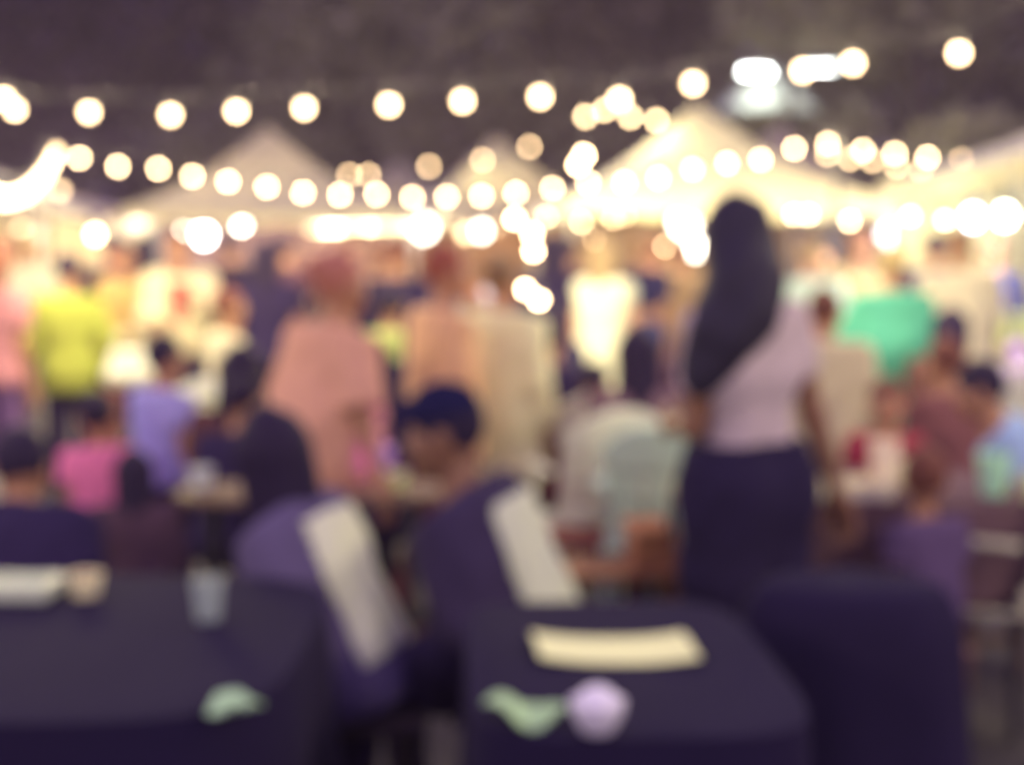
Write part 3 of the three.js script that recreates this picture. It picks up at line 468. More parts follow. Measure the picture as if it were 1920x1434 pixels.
function crate(label, p, turn, c, w = 0.4, h = 0.24, dd = 0.3) {
  const t = thing('crate', label, 'crate', p, turn, 'crates on the stall counters');
  for (const z of [-1, 1]) for (let i = 0; i < 3; i++) obj('slat', rbox(w, h * 0.27, 0.012, 0.003).translate(0, h * (0.17 + i * 0.33), z * (dd / 2)), c, t);
  for (const x of [-1, 1]) for (let i = 0; i < 3; i++) obj('slat', rbox(0.012, h * 0.27, dd - 0.03, 0.003).translate(x * (w / 2 - 0.01), h * (0.17 + i * 0.33), 0), c, t);
  obj('bottom_board', rbox(w - 0.04, 0.012, dd - 0.03, 0.003).translate(0, 0.014, 0), c, t);
}
[['counter of the left tent behind the black T-shirt, pale cloth front', 470, 16, 2.4, 0.12, [0.6, 0.52, 0.4]], ['counter with yellow cloth front behind the salmon shirt', 720, 17.5, 2.2, 0, [0.6, 0.45, 0.16]], ['counter of the big central tent, cream cloth front', 1270, 13.6, 2.5, 0.1, [0.66, 0.56, 0.38]], ['counter under the right edge tent, white cloth front', 2080, 9.6, 2.5, 0, [0.7, 0.66, 0.58]], ['counter of the warm stall at the left edge, tan cloth front', -10, 15, 2.2, -0.1, [0.55, 0.4, 0.24]], ['counter behind the green shirt, beige cloth front', 1640, 13.4, 2.6, -0.05, [0.62, 0.52, 0.36]], ['counter of the tan tent behind the cream coat', 985, 19, 2.2, 0.1, [0.55, 0.4, 0.25]]].forEach(([label, px, d, w, turn, c], i) => {
  const short = 'counter ' + label.replace('counter ', '').replace(/,.*/, '').replace(/ with yellow cloth front/, ''), base = onGround(px, d); counter(label, px, d, w, 0.86, turn, c);
  for (let k = 0; k < 3; k++) { const x = (k - 1) * 0.72 + 0.1, p = V(base.x + Math.cos(turn) * x, 0.8765, base.z - Math.sin(turn) * x); 
    crate(`${['left', 'middle', 'right'][k]} slatted crate, ${short}`, p, turn, wood(GOODS[(i + k * 2) % 6]));
    const q = V(base.x + Math.cos(turn) * (x - 0.34), 0.8765, base.z - Math.sin(turn) * (x - 0.34) + 0.1), b = thing('bottle', `bottle left of the ${['left', 'middle', 'right'][k]} crate, ${short}`, 'bottle', q, 0, 'bottles on the stall counters'); obj('glass_body', bottleGeo, plastic(GOODS[(i * 2 + k) % 6]), b); obj('bottle_cap', capGeo, plastic([0.5, 0.1, 0.08]), b); }
});

// ---------------------------------------------------------------- chairs and tables
const chairWhite = plastic([0.8, 0.83, 0.66]);
const legG = (() => { const g = new THREE.CylinderGeometry(0.026, 0.018, 0.44, 8); return g; })();
function makeChair() {
  const t = thing('plastic_chair', '', 'chair', V(0, 0, 0), 0);
  obj('seat', slab((u, v) => V((u - 0.5) * 0.44, 0.445 - 0.018 * Math.sin(u * Math.PI) * Math.sin(v * Math.PI) - 0.03 * Math.max(0, v - 0.85) / 0.15, -0.2 + v * 0.42), 14, 14, 0.016), chairWhite, t);
  const back = (u, y) => { const a = (u - 0.5) * 1.9, lean = (y - 0.44) * 0.28; return V(Math.sin(a) * 0.255, y, 0.05 - Math.cos(a) * 0.265 - lean); };
  obj('backrest', merge([slab((u, v) => back(u, 0.74 + v * (0.18 - 0.1 * Math.pow(2 * u - 1, 2))), 24, 6, 0.018), slab((u, v) => back(u, 0.455 + v * 0.07), 24, 3, 0.018)]), chairWhite, t);
  for (let i = 0; i < 5; i++) obj('slat', slab((u, v) => back(0.03 + i * 0.195 + u * 0.16, 0.524 + v * 0.217), 4, 4, 0.014), chairWhite, t);
  for (const s of [-1, 1]) obj('armrest', merge([slab((u, v) => V(s * (0.235 + 0.02 * Math.sin(v * Math.PI)) + (u - 0.5) * 0.05, 0.655 + 0.01 * Math.sin(v * 3), -0.12 + v * 0.3), 3, 10, 0.018), rod(V(s * 0.235, 0.66, 0.16), V(s * 0.222, 0.44, 0.18), 0.018, 0.018, 8)]), chairWhite, t);
  for (const x of [-1, 1]) for (const z of [-1, 1]) obj('leg', mv(legG.clone(), x * 0.205, 0.22, z * 0.19 + 0.005, -z * 0.06, 0, x * 0.06), chairWhite, t);
  return t;
}
const armless = (o) => { for (const c of o.children.filter((m) => m.name === 'armrest')) o.remove(c); return o; };
const chair0 = makeChair(), spare = makeChair(); scene.remove(spare); let chairs = 0;
function chair(label, px, d, yaw, s = 1, c) {
  const o = chairs++ ? spare.clone() : chair0; if (chairs > 1) { o.name = numbered('plastic_chair'); scene.add(o); }
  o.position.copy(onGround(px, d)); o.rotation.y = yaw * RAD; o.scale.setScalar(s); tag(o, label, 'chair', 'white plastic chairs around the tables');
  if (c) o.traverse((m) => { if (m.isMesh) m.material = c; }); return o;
}
chair('bright white chair back left of the seated dark haired woman', 1085, 6.5, 200);
chair('cream white chair just left of the seated dark haired woman', 1118, 5.7, 195);
chair('mint white chair right of the seated dark haired woman', 1252, 5.2, 165, 1, plastic([0.55, 0.74, 0.6]));
chair('white chair under the purple light at the right edge', 1868, 7.2, 185, 1.08);
chair('white chair at the left edge in front of the black trousers', 35, 4.5, 150);
chair('grey white chair at the lower right corner', 1830, 4.35, 250, 1, plastic([0.42, 0.4, 0.32]));

function drape(w, dd, top, drop, flare, seedA) { // a cloth over a rectangular table top: flat top, rounded edge, wavy fall
  return slab((u, v) => {
    const a = u * Math.PI * 2, n = 5, ca = Math.cos(a), sa = Math.sin(a), q = Math.pow(Math.pow(Math.abs(ca), n) + Math.pow(Math.abs(sa), n), -1 / n), s = Math.min(1, v / 0.45), f = Math.max(0, (v - 0.5) / 0.5);
    const r = s + (f > 0 ? f * flare * (1 + 0.5 * Math.sin(a * 11 + seedA) + 0.3 * Math.sin(a * 17)) : 0) + 0.012 * Math.sin(Math.min(1, f * 4) * Math.PI / 2);
    return V(ca * q * r * w / 2, top + 0.006 - f * drop - 0.01 * Math.max(0, v - 0.45) * (f > 0 ? 0 : 1), sa * q * r * dd / 2);
  }, 120, 24, 0.005);
}
function table(label, clothLabel, pos, w, dd, top, turn, c, drop = 0.5) {
  const t = thing('folding_table', label, 'table', pos, turn);
  const sh = new THREE.Shape(); for (let i = 0; i < 64; i++) { const a = i / 64 * Math.PI * 2, ca = Math.cos(a), sa = Math.sin(a), q = Math.pow(Math.pow(Math.abs(ca), 5) + Math.pow(Math.abs(sa), 5), -0.2) - 0.012; i ? sh.lineTo(ca * q * w / 2, sa * q * dd / 2) : sh.moveTo(ca * q * w / 2, sa * q * dd / 2); }
  obj('tabletop', new THREE.ExtrudeGeometry(sh, { depth: 0.02, bevelEnabled: true, bevelSize: 0.003, bevelThickness: 0.003, bevelSegments: 2 }).rotateX(-Math.PI / 2).translate(0, top - 0.025, 0), wood([0.2, 0.13, 0.09]), t);
  for (const x of [-1, 1]) for (const z of [-1, 1]) obj('leg', rod(V(x * (w / 2 - 0.12), top - 0.03, z * (dd / 2 - 0.12)), V(x * (w / 2 - 0.1), 0, z * (dd / 2 - 0.1)), 0.018), darkMetal, t);
  if (c) { const k = obj('tablecloth', drape(w, dd, top + 0.002, drop, 0.05, w * 7), cloth(c)); k.position.copy(pos); k.rotation.y = turn; tag(k, clothLabel, 'tablecloth'); }
  return t;
}
const TT = 0.75;
table('long table in the lower left corner under black cloth', 'black cloth draped over the long table at lower left', V(-1.1, 0, -2.74), 1.4, 1.06, TT, 0, NIGHT, 0.72);
table('dark wooden table in front, left of the woman\'s skirt', null, V(0.2, 0, -2.58), 0.56, 0.88, TT, 0.05, null);
{ const k = obj('tablecloth', drape(0.56, 0.88, TT + 0.002, 0.6, 0.05, 2), cloth(NIGHT)); k.position.set(0.2, 0, -2.58); k.rotation.y = 0.05; tag(k, 'dark cloth on the small front table under the pale paper', 'tablecloth'); }
table('low table with cups and a tray at the right', 'dark plum cloth on the table with cups at the right', onGround(1640, 4.55), 0.95, 0.7, TT, 0, [0.13, 0.075, 0.1], 0.3);
// things on the tables
const topY = TT + 0.0115;
const onTop = (px, py) => { const v = at(px, py, 1).sub(camera.position), k = (topY - EYE) / v.y; return camera.position.clone().addScaledVector(v, k); };
{
  const p = onTop(1150, 1222); const s = obj('paper_sheet', slab((u, v) => V((u - 0.5) * 0.29, 0.004 + 0.012 * Math.pow(Math.abs(2 * u - 1), 2.5) + 0.004 * Math.sin(v * 5), (v - 0.5) * 0.16 + 0.03 * (u - 0.5)), 16, 8, 0.003), M([0.86, 0.9, 0.46], { roughness: 0.85 }), null, p); s.rotation.y = 0.1; tag(s, 'pale cream paper lying flat on the front table', 'paper');
  const b = thing('bowl', 'small white lavender bowl on the near edge of the front table', 'bowl', onTop(1120, 1372)); b.position.y = topY;
  obj('bowl_wall', new THREE.LatheGeometry([[0, 0.004], [0.022, 0.0], [0.026, 0.004], [0.04, 0.03], [0.044, 0.05], [0.041, 0.05], [0.036, 0.03], [0.02, 0.012], [0, 0.011]].map((v) => new THREE.Vector2(...v)), 28), plastic([0.8, 0.76, 0.9]), b); obj('scoop', new THREE.SphereGeometry(0.035, 20, 12).scale(1, 0.9, 1).translate(0, 0.042, 0), M([0.82, 0.78, 0.92], { roughness: 0.6 }), b);
  const n = obj('napkin', slab((u, v) => V((u - 0.5) * 0.09, 0.012 + 0.014 * Math.sin(u * 5 + v * 3), (v - 0.5) * 0.12), 12, 12, 0.005), cloth([0.5, 0.75, 0.42]), null, onTop(985, 1345)); n.rotation.y = 0.5; tag(n, 'crumpled mint green napkin left of the white bowl', 'napkin');
  const n2 = obj('napkin', slab((u, v) => V((u - 0.5) * 0.07, 0.01 + 0.01 * Math.sin(u * 5 + v * 4), (v - 0.5) * 0.07), 12, 12, 0.005), cloth([0.5, 0.75, 0.48]), null, onTop(440, 1330)); n2.rotation.y = -0.2; tag(n2, 'small folded mint napkin alone on the black cloth', 'napkin');
}
const cupGeo = (r, h) => new THREE.LatheGeometry([[0, 0], [r * 0.72, 0], [r * 0.74, 0.004], [r, h - 0.004], [r * 1.04, h], [r * 0.97, h], [r * 0.7, 0.008], [0, 0.008]].map((v) => new THREE.Vector2(...v)), 24);
function cup(label, p, r, h, c, straw) { const t = thing('paper_cup', label, 'cup', p); obj('cup_wall', cupGeo(r, h), M(c, { roughness: 0.5 }), t); obj('drink', new THREE.CylinderGeometry(r * 0.9, r * 0.9, 0.004, 20).translate(0, h * 0.82, 0), M([0.3, 0.14, 0.06], { roughness: 0.1 }), t); if (straw) obj('straw', rod(V(0, h * 0.4, 0), V(r * 0.9, h * 1.7, 0), 0.004), M(straw), t); return t; }
cup('pale yellow cup on the far edge of the black cloth', onTop(160, 1118), 0.036, 0.05, [0.85, 0.78, 0.5]);
cup('grey green cup at the right end of the black cloth', onTop(390, 1162), 0.032, 0.085, [0.35, 0.42, 0.42]);
{ const p = onTop(15, 1118), t = thing('food_tray', 'pale tray at the left edge of the black cloth', 'tray', p); obj('tray_base', rbox(0.2, 0.012, 0.12, 0.005).translate(0, 0.007, 0), plastic([0.6, 0.66, 0.55]), t); for (const s of [-1, 1]) { obj('rim', rbox(0.2, 0.03, 0.008, 0.003).translate(0, 0.022, s * 0.062), plastic([0.6, 0.66, 0.55]), t); obj('rim', rbox(0.008, 0.03, 0.116, 0.003).translate(s * 0.102, 0.022, 0), plastic([0.6, 0.66, 0.55]), t); } }
const p3 = onGround(1640, 4.55);
const t3 = (x, z) => V(p3.x + x, topY, p3.z + z);
cup('tall white cup with a peach lid on the table at the right', t3(-0.03, 0.16), 0.045, 0.17, [0.85, 0.72, 0.6], [0.8, 0.3, 0.2]);
cup('small pale yellow cup right of the tall white cup', t3(0.07, 0.05), 0.04, 0.09, [0.75, 0.74, 0.5]);
cup('low cream cup on the near edge right of the tall white cup', t3(0.05, 0.27), 0.045, 0.075, [0.8, 0.82, 0.6]);
cup('greenish clear cup beside the right edge person', t3(0.3, 0.2), 0.05, 0.13, [0.4, 0.75, 0.55]);
cup('lime cup right of the greenish cup', t3(0.4, 0.28), 0.045, 0.08, [0.7, 0.8, 0.4]);
{ const t = thing('food_tray', 'cream tray of food on the near left corner of the table at the right', 'tray', t3(-0.17, 0.22)); obj('tray_base', rbox(0.26, 0.014, 0.16, 0.006).translate(0, 0.008, 0), plastic([0.85, 0.85, 0.62]), t); for (const s of [-1, 1]) { obj('rim', rbox(0.26, 0.045, 0.01, 0.004).translate(0, 0.03, s * 0.078), plastic([0.85, 0.85, 0.62]), t); obj('rim', rbox(0.01, 0.045, 0.146, 0.004).translate(s * 0.127, 0.03, 0), plastic([0.85, 0.85, 0.62]), t); }
  obj('food', net([ell(-0.06, 0.03, 0, 0.05, 0.025, 0.05), ell(0.03, 0.028, 0.02, 0.055, 0.024, 0.045), ell(0.07, 0.03, -0.03, 0.03, 0.024, 0.03)], 0.007, [], 0.002), M([0.7, 0.55, 0.25]), t); }
// a narrow dark table between the seated people, with small bright cups on it
{ const p = onGround(590, 4.75); table('narrow dark table between the lilac seated person and the salmon shirt', null, p, 0.9, 0.36, 0.72, 0.05, null); const on = (px, dz) => { const v = onGround(px, 4.75 - dz); v.y = 0.7245; return v; };
  cup('small lime cup at the right end of the narrow dark table', on(745, 0.05), 0.042, 0.06, [0.6, 0.72, 0.3]); cup('cream cup in the middle of the narrow dark table', on(592, 0.0), 0.04, 0.1, [0.8, 0.78, 0.55]); cup('bluish white cup at the left end of the narrow dark table', on(385, 0.04), 0.04, 0.07, [0.6, 0.66, 0.72]); }
{ const p = onGround(1240, 5.3); table('little dark side table left of the navy skirt', null, p, 0.36, 0.34, 0.62, 0, null); p.y = 0.6245; p.x += 0.03; cup('cream cup on the little side table left of the navy skirt', p, 0.045, 0.075, [0.8, 0.78, 0.6]); }
// open carton boxes and stools by the low tables
function box(label, p, w, h, dd, turn, c) { const t = thing('carton_box', label, 'box', p, turn); obj('carton', rbox(w, h, dd, 0.006).translate(0, h / 2, 0), M(c, { map: woodTex, roughness: 0.85 }), t); for (const s of [-1, 1]) { const f = obj('flap', rbox(w * 0.98, 0.005, dd * 0.42, 0.002).translate(0, 0, s * dd * 0.21), M(c.map((v) => v * 1.15), { map: woodTex }), t, V(0, h + 0.004, s * dd * 0.5)); f.rotation.x = s * -0.5; } return t; }
function stool(label, px, d, w, dd, h, c, turn = 0) {
  const t = thing('wooden_bench', label, 'bench', onGround(px, d), turn), n = 3;
  for (let i = 0; i < n; i++) obj('plank', rbox(w, 0.028, dd / n - 0.008, 0.005).translate(0, h - 0.014, (i - 1) * dd / n), wood(c), t);
  for (const x of [-1, 1]) for (const z of [-1, 1]) obj('leg', rbox(0.04, h - 0.03, 0.04, 0.005).translate(x * (w / 2 - 0.06), (h - 0.03) / 2, z * (dd / 2 - 0.05)), wood(c.map((v) => v * 0.7)), t);
  obj('stretcher', rbox(w - 0.16, 0.03, 0.02, 0.004).translate(0, 0.16, 0), wood(c.map((v) => v * 0.7)), t); return t;
}
stool('orange brown wooden bench between the dark cap and the navy skirt', 1150, 4.75, 0.5, 0.3, 0.46, [0.34, 0.15, 0.07], 0.1);
box('orange brown box on the right end of the wooden bench', V(onGround(1215, 4.75).x, 0.4615, -4.72), 0.15, 0.11, 0.14, 0.15, [0.45, 0.2, 0.1]);
stool('reddish bench behind the wooden bench', 1090, 5.3, 0.5, 0.3, 0.46, [0.3, 0.08, 0.06], -0.15);
stool('dark bench under the table at the right', 1600, 3.95, 0.6, 0.28, 0.42, [0.16, 0.08, 0.07]);
box('small red box on the bench below the cream tray', V(onGround(1553, 3.95).x, 0.4215, -3.95), 0.085, 0.075, 0.1, 0.1, [0.5, 0.04, 0.05]);
cup('grey cup beside the small red box', V(onGround(1607, 3.95).x, 0.4215, -3.93), 0.036, 0.075, [0.4, 0.36, 0.3]);
stool('low bench at the right edge behind the grey chair', 1860, 4.9, 0.4, 0.28, 0.34, [0.2, 0.1, 0.07], 0.1);
box('orange box on the low bench at the right edge', V(onGround(1845, 4.9).x, 0.3415, -4.9), 0.15, 0.12, 0.16, -0.1, [0.66, 0.25, 0.05]);
{ // chair back with a dark coat over it, bottom right
  const p = onGround(1580, 3.25), t = thing('coat', 'big black coat hung over a chair back at the lower right', 'coat', p);
  obj('coat_cloth', slab((u, v) => { const a = u * Math.PI * 2, r0 = Math.pow(Math.min(1, v * 3.2), 0.55), r = r0 * (0.235 + 0.075 * Math.max(0, v - 0.2) + 0.014 * v * Math.sin(a * 7 + v * 3)); return V(Math.cos(a) * r * 1.05, 0.755 - 0.05 * Math.pow(Math.min(1, v * 3.2), 3) - Math.max(0, v - 0.25) * 0.92, Math.sin(a) * r * 0.75); }, 60, 30, 0.008), cloth(NIGHT), t);
  const c = armless(chair('dark plastic chair hidden under the big black coat', 1580, 3.25, 184, 0.7, plastic([0.08, 0.06, 0.1]))); c.position.z -= 0.16; c.userData.group = undefined;
}

stool('dark wooden bench under the seated person in lilac', 668, 3.5, 0.36, 0.34, 0.38, [0.07, 0.05, 0.06]);
stool('dark wooden bench under the seated person in the dark cap', 985, 3.55, 0.36, 0.34, 0.38, [0.07, 0.05, 0.06]);
// ---------------------------------------------------------------- bags, balloons, small bright things
function tote(label, p, c, s = 1, turn = 0) { const t = thing('shoulder_bag', label, 'bag', p, turn); t.scale.setScalar(s); obj('bag_body', net([cap(V(-0.1, 0.08, 0), V(0.1, 0.08, 0), 0.075, 0.075, 0.04), cap(V(-0.09, 0.2, 0), V(0.09, 0.2, 0), 0.055, 0.055, 0.05)], 0.014, [{ p: V(0, 0.006, 0), n: V(0, -1, 0) }], 0.006), cloth(c), t); for (const z of [-1, 1]) obj('strap', new THREE.TubeGeometry(new THREE.CatmullRomCurve3([V(-0.08, 0.23, z * 0.03), V(-0.06, 0.36, z * 0.03), V(0.06, 0.36, z * 0.03), V(0.08, 0.23, z * 0.03)]), 20, 0.008, 8), cloth(c.map((v) => v * 0.7)), t); }
chair('chair carrying the lime yellow bag', 385, 6.4, 5);
tote('lime yellow bag on a chair beside the boy in lavender blue', onGround(383, 6.36).add(V(0, 0.438, 0)), [0.6, 0.62, 0.2], 1.1);
{ const b = at(243, 725, 8.6); tote('small white bag hanging beside the yellow shirt', b, [0.8, 0.8, 0.72], 0.9, 0.6); }
function toyGlow(label, p, c, k, cd, r, floor = 0) { const t = thing('glow_toy', label, 'light-up toy', p); const m = obj('light_ball', globe, glow(c, k), t); m.scale.setScalar(r); m.castShadow = false; obj('stick', rod(V(0, -r * 0.9, 0), V(0, floor - p.y + 0.002, 0), 0.008), plastic([0.6, 0.6, 0.6]), t); light('toy_light', p, c, cd, r); }
toyGlow('purple glowing toy at the right edge beside the white chair', at(1908, 652, 6.8), [0.45, 0.08, 0.9], 0.45, 0.12, 0.04);
toyGlow('pale lilac glowing toy right of the orange top, on a stick', at(915, 550, 9.4), [0.5, 0.45, 0.75], 0.5, 0.1, 0.05);
toyGlow('dim purple glowing toy between the lilac shirt and the dark cap', at(722, 850, 4.7), [0.3, 0.04, 0.5], 0.28, 0.04, 0.032, 0.7245);

// ---------------------------------------------------------------- people
const DKHAIR = [0.022, 0.013, 0.042], BRHAIR = [0.14, 0.05, 0.04];
const dark = (t = 'trousers', x = {}) => ({ type: t, c: BLACK, ...x });
{ // the woman standing in front: long black hair, blouse, navy skirt
  const w = person({ label: 'woman with very long black hair in pale lilac blouse and navy skirt, back turned', px: 1392, d: 3.9, h: 1.66, yaw: 214, side: 2, fat: 0.85, armL: { u: [0.05, -1, 0.12], f: [-0.45, -0.1, 0.9] }, armR: { u: [0.2, -1, -0.1], f: [0.3, -1, -0.12] }, headYaw: 18, headPitch: 6, top: { c: [0.56, 0.45, 0.51], sleeve: 'short', loose: 0.004, drop: -0.04 }, bottom: { type: 'skirt', c: [0.024, 0.017, 0.055], len: 0.4, flare: 0.0 }, skin: 'brown', cell: 0.015 });
  const h = (x, y, z) => V(x, y, z).applyQuaternion(w.HQ).add(w.H);
  const B = [{ c: h(0, 0.03, -0.02), s: [0.094, 0.112, 0.11], k: 0.03 }];
  const yw = 214 * RAD, W = (dx, y, dz) => V(dx * Math.cos(yw) - dz * Math.sin(yw), y, dx * Math.sin(yw) + dz * Math.cos(yw)), hv = [[0, 0, 0.04, 0.09], [0.016, -0.1, 0.085, 0.103], [-0.002, -0.18, 0.115, 0.102], [-0.055, -0.26, 0.135, 0.084], [-0.088, -0.335, 0.135, 0.062], [-0.1, -0.372, 0.13, 0.048]];
  const s = hv.map((q) => [...W(q[0], q[1], q[2]).toArray(), q[3]]);
  for (let i = 1; i < s.length; i++) B.push(cap(w.H.clone().add(V(s[i - 1][0], s[i - 1][1], s[i - 1][2])), w.H.clone().add(V(...s[i].slice(0, 3))), s[i - 1][3], s[i][3], 0.05));
  B.push(cap(w.H.clone().add(W(0.04, -0.02, 0.03)), w.H.clone().add(W(0.05, -0.17, 0.09)), 0.06, 0.05, 0.05), { c: h(0, -0.035, 0.095), s: [0.068, 0.1, 0.085], minus: 1 });
  obj('hair', net(B, 0.009, [], 0.008), M([0.016, 0.01, 0.034], { roughness: 0.8 }), w.g);
}
const P = (label, px, d, h, yaw, top, bottom, x = {}) => person({ label, px, d, h, yaw, top, bottom, ...x });
P('man in a bright yellow long sleeved shirt and black trousers, back turned, at the left', 138, 8.7, 1.52, 188, { c: [0.33, 0.36, 0.075], sleeve: 'long', loose: 0.014, drop: 0.17 }, dark(), { hair: { type: 'short', c: DKHAIR }, armL: { u: [0.32, -1, -0.05], f: [0.25, -1, 0.3] }, armR: { u: [0.34, -0.9, -0.1], f: [-0.1, -1, 0.35] }, fat: 1.0 });
P('person in a black T-shirt and white shorts seen from behind beside the left tent lamps', 436, 12.2, 1.7, 182, { c: [0.03, 0.022, 0.055], sleeve: 'short', loose: 0.03, drop: 0.06 }, { type: 'shorts', c: [0.66, 0.62, 0.48], loose: 0.04 }, { hair: { type: 'short', c: DKHAIR } });
P('person in a glowing cream jacket with a red scarf, left of the black T-shirt', 342, 10.2, 1.68, 8, { c: [0.85, 0.74, 0.5], sleeve: 'long', loose: 0.045, drop: 0.12, name: 'jacket', print: { w: 0.11, h: 0.3, c: [0.45, 0.04, 0.06], front: true } }, dark(), { hair: { type: 'short', c: BRHAIR }, armL: EAT, armR: FWD, fat: 1.25 });
P('boy with dark hair in a lavender blue shirt and black trousers, standing at the left', 315, 5.9, 1.14, 140, { c: [0.36, 0.33, 0.78], sleeve: 'short', loose: 0.045, drop: 0.1 }, dark('trousers', { loose: 0.05 }), { hair: { type: 'short', c: DKHAIR }, fat: 1.2, skin: 'tan' });
P('small child in a magenta pink top and lilac denim at the left', 192, 5.4, 0.93, 205, { c: [0.8, 0.2, 0.46], sleeve: 'short', loose: 0.045, drop: 0.02 }, { type: 'skirt', c: [0.15, 0.12, 0.26], len: 0.5, flare: 0.05 }, { hair: { type: 'bun', c: DKHAIR }, fat: 1.0 });
P('seated person with long dark hair, lilac shirt with painted rim light, at the front table', 668, 3.5, 1.54, 254, { c: [0.14, 0.11, 0.23], sleeve: 'short', loose: 0.04, drop: 0.1 }, dark(), { sit: 0.38, rim_lit_back: [0.85, 0.88, 0.66], hair: { type: 'long', c: DKHAIR }, lean: 24, headYaw: -60, headPitch: -10, armL: LAP, armR: EAT, skin: 'brown' });
P('seated person in a dark cap, dark jacket with painted rim light, at the front table', 985, 3.55, 1.62, 254, { c: [0.05, 0.036, 0.09], sleeve: 'long', loose: 0.05, drop: 0.12, name: 'jacket' }, dark(), { sit: 0.38, hair: { type: 'capHat', c: DKHAIR, cap: [0.014, 0.013, 0.06] }, rim_lit_back: [0.68, 0.72, 0.55], lean: 21, headYaw: 12, armL: LAP, armR: FWD, skin: 'brown', fat: 1.2 });
P('person in a salmon pink shirt and dark trousers walking left of centre', 612, 4.9, 1.54, 128, { c: [0.7, 0.37, 0.27], sleeve: 'half', loose: 0.04, drop: 0.12 }, { type: 'trousers', c: [0.15, 0.05, 0.1] }, { hair: { type: 'bun', c: [0.4, 0.15, 0.12] }, legs: WALK, fat: 1.6, lean: 6, armL: OUT, armR: OUT });
P('person in a light orange top with reddish hair walking beside the pale yellow coat', 832, 5.9, 1.57, 112, { c: [0.78, 0.46, 0.26], sleeve: 'half', loose: 0.035, drop: 0.16 }, { type: 'trousers', c: [0.2, 0.07, 0.09] }, { hair: { type: 'short', c: [0.26, 0.07, 0.05] }, legs: WALK, fat: 1.2 });
P('person in a long pale yellow coat right of the orange top', 938, 6.3, 1.5, 150, { c: [0.82, 0.8, 0.5], sleeve: 'long', loose: 0.04, drop: 0.32, flare: 0.8, name: 'coat' }, dark(), { hair: { type: 'bun', c: [0.2, 0.12, 0.07] }, fat: 1.2, armL: OUT });
P('woman in a dark crop top and navy trousers with bare midriff in the middle distance', 1196, 11, 1.68, 182, { c: [0.03, 0.025, 0.08], sleeve: 'short', loose: 0.015, drop: -0.2 }, { type: 'trousers', c: [0.06, 0.06, 0.16] }, { hair: { type: 'bun', c: [0.36, 0.22, 0.12] } });
P('slim person in a long white dress left of the crop top', 1133, 9.4, 1.62, 150, { c: [0.74, 0.74, 0.58], sleeve: 'none', loose: 0.03, drop: 0.42, flare: 0.5, name: 'dress' }, { type: 'shorts', c: [0.6, 0.6, 0.5] }, { hair: { type: 'long', c: [0.28, 0.2, 0.12] }, skin: 'light' });
P('seated woman with long dark hair and dull plum top, between the white chairs', 1192, 5.9, 1.5, 184, { c: [0.2, 0.12, 0.16], sleeve: 'short', loose: 0.03, drop: 0.1 }, dark(), { sit: 0.44, hair: { type: 'long', c: DKHAIR }, armL: FWD, armR: EAT });
P('person in a dark maroon shirt bending over the reddish bench', 1075, 6.2, 1.3, 150, { c: [0.2, 0.05, 0.06], sleeve: 'short', loose: 0.03, drop: 0.1 }, dark(), { sit: 0.4, lean: 25, hair: { type: 'short', c: DKHAIR }, armL: FWD, armR: FWD, skin: 'tan' });
P('person in a green T-shirt with a pale mint print on the back', 1664, 7.9, 1.56, 178, { c: [0.1, 0.43, 0.31], sleeve: 'half', loose: 0.03, drop: 0.34, print: { w: 0.3, h: 0.1, c: [0.5, 0.8, 0.55] } }, { type: 'trousers', c: [0.12, 0.2, 0.18] }, { hair: { type: 'short', c: [0.4, 0.3, 0.15] }, armL: OUT, armR: REL, fat: 1.75 });
P('child in a dark red shirt facing the camera behind the table at the right', 1652, 5.5, 0.97, -6, { c: [0.3, 0.035, 0.07], sleeve: 'short', loose: 0.05, drop: 0.08 }, dark(), { hair: { type: 'short', c: BRHAIR }, armL: FWD, armR: EAT, skin: 'tan', fat: 1.3 });
P('small child in a navy purple shirt in front of the table at the right', 1722, 4.05, 0.9, 205, { c: [0.11, 0.07, 0.17], sleeve: 'short', loose: 0.05, drop: 0.08 }, dark(), { hair: { type: 'short', c: BRHAIR }, headYaw: -40, skin: 'tan', fat: 1.2 });
P('person in a loose cream shirt right of the green T-shirt', 1788, 9, 1.68, 176, { c: [0.74, 0.66, 0.5], sleeve: 'half', loose: 0.04, drop: 0.22 }, { type: 'trousers', c: [0.22, 0.1, 0.1] }, { hair: { type: 'short', c: [0.25, 0.14, 0.09] }, fat: 1.2 });
P('person in a navy blue shirt between the cream shirt and the right edge', 1856, 10.2, 1.66, 184, { c: [0.05, 0.05, 0.22], sleeve: 'long', loose: 0.02, drop: 0.1 }, { type: 'trousers', c: [0.05, 0.05, 0.2] }, { hair: { type: 'short', c: [0.2, 0.12, 0.08] } });
P('person in a straw coloured shirt behind the navy shirt at the right edge', 1898, 11.4, 1.7, 170, { c: [0.6, 0.55, 0.33], sleeve: 'short', loose: 0.04, drop: 0.15 }, { type: 'trousers', c: [0.1, 0.09, 0.2] }, { hair: { type: 'short', c: DKHAIR } });
P('seated person in a light blue shirt leaning in at the right edge', 1975, 5.2, 1.5, 250, { c: [0.3, 0.42, 0.72], sleeve: 'half', loose: 0.04, drop: 0.1 }, { type: 'trousers', c: [0.08, 0.06, 0.18] }, { sit: 0.42, lean: 32, hair: { type: 'short', c: DKHAIR }, armL: FWD, armR: EAT });
P('person in a dark plum shirt seated between the red shirt and the right edge', 1800, 6.0, 1.5, 200, { c: [0.2, 0.08, 0.09], sleeve: 'short', loose: 0.03, drop: 0.1 }, dark(), { sit: 0.4, lean: 15, hair: { type: 'short', c: BRHAIR }, armL: FWD, armR: FWD });
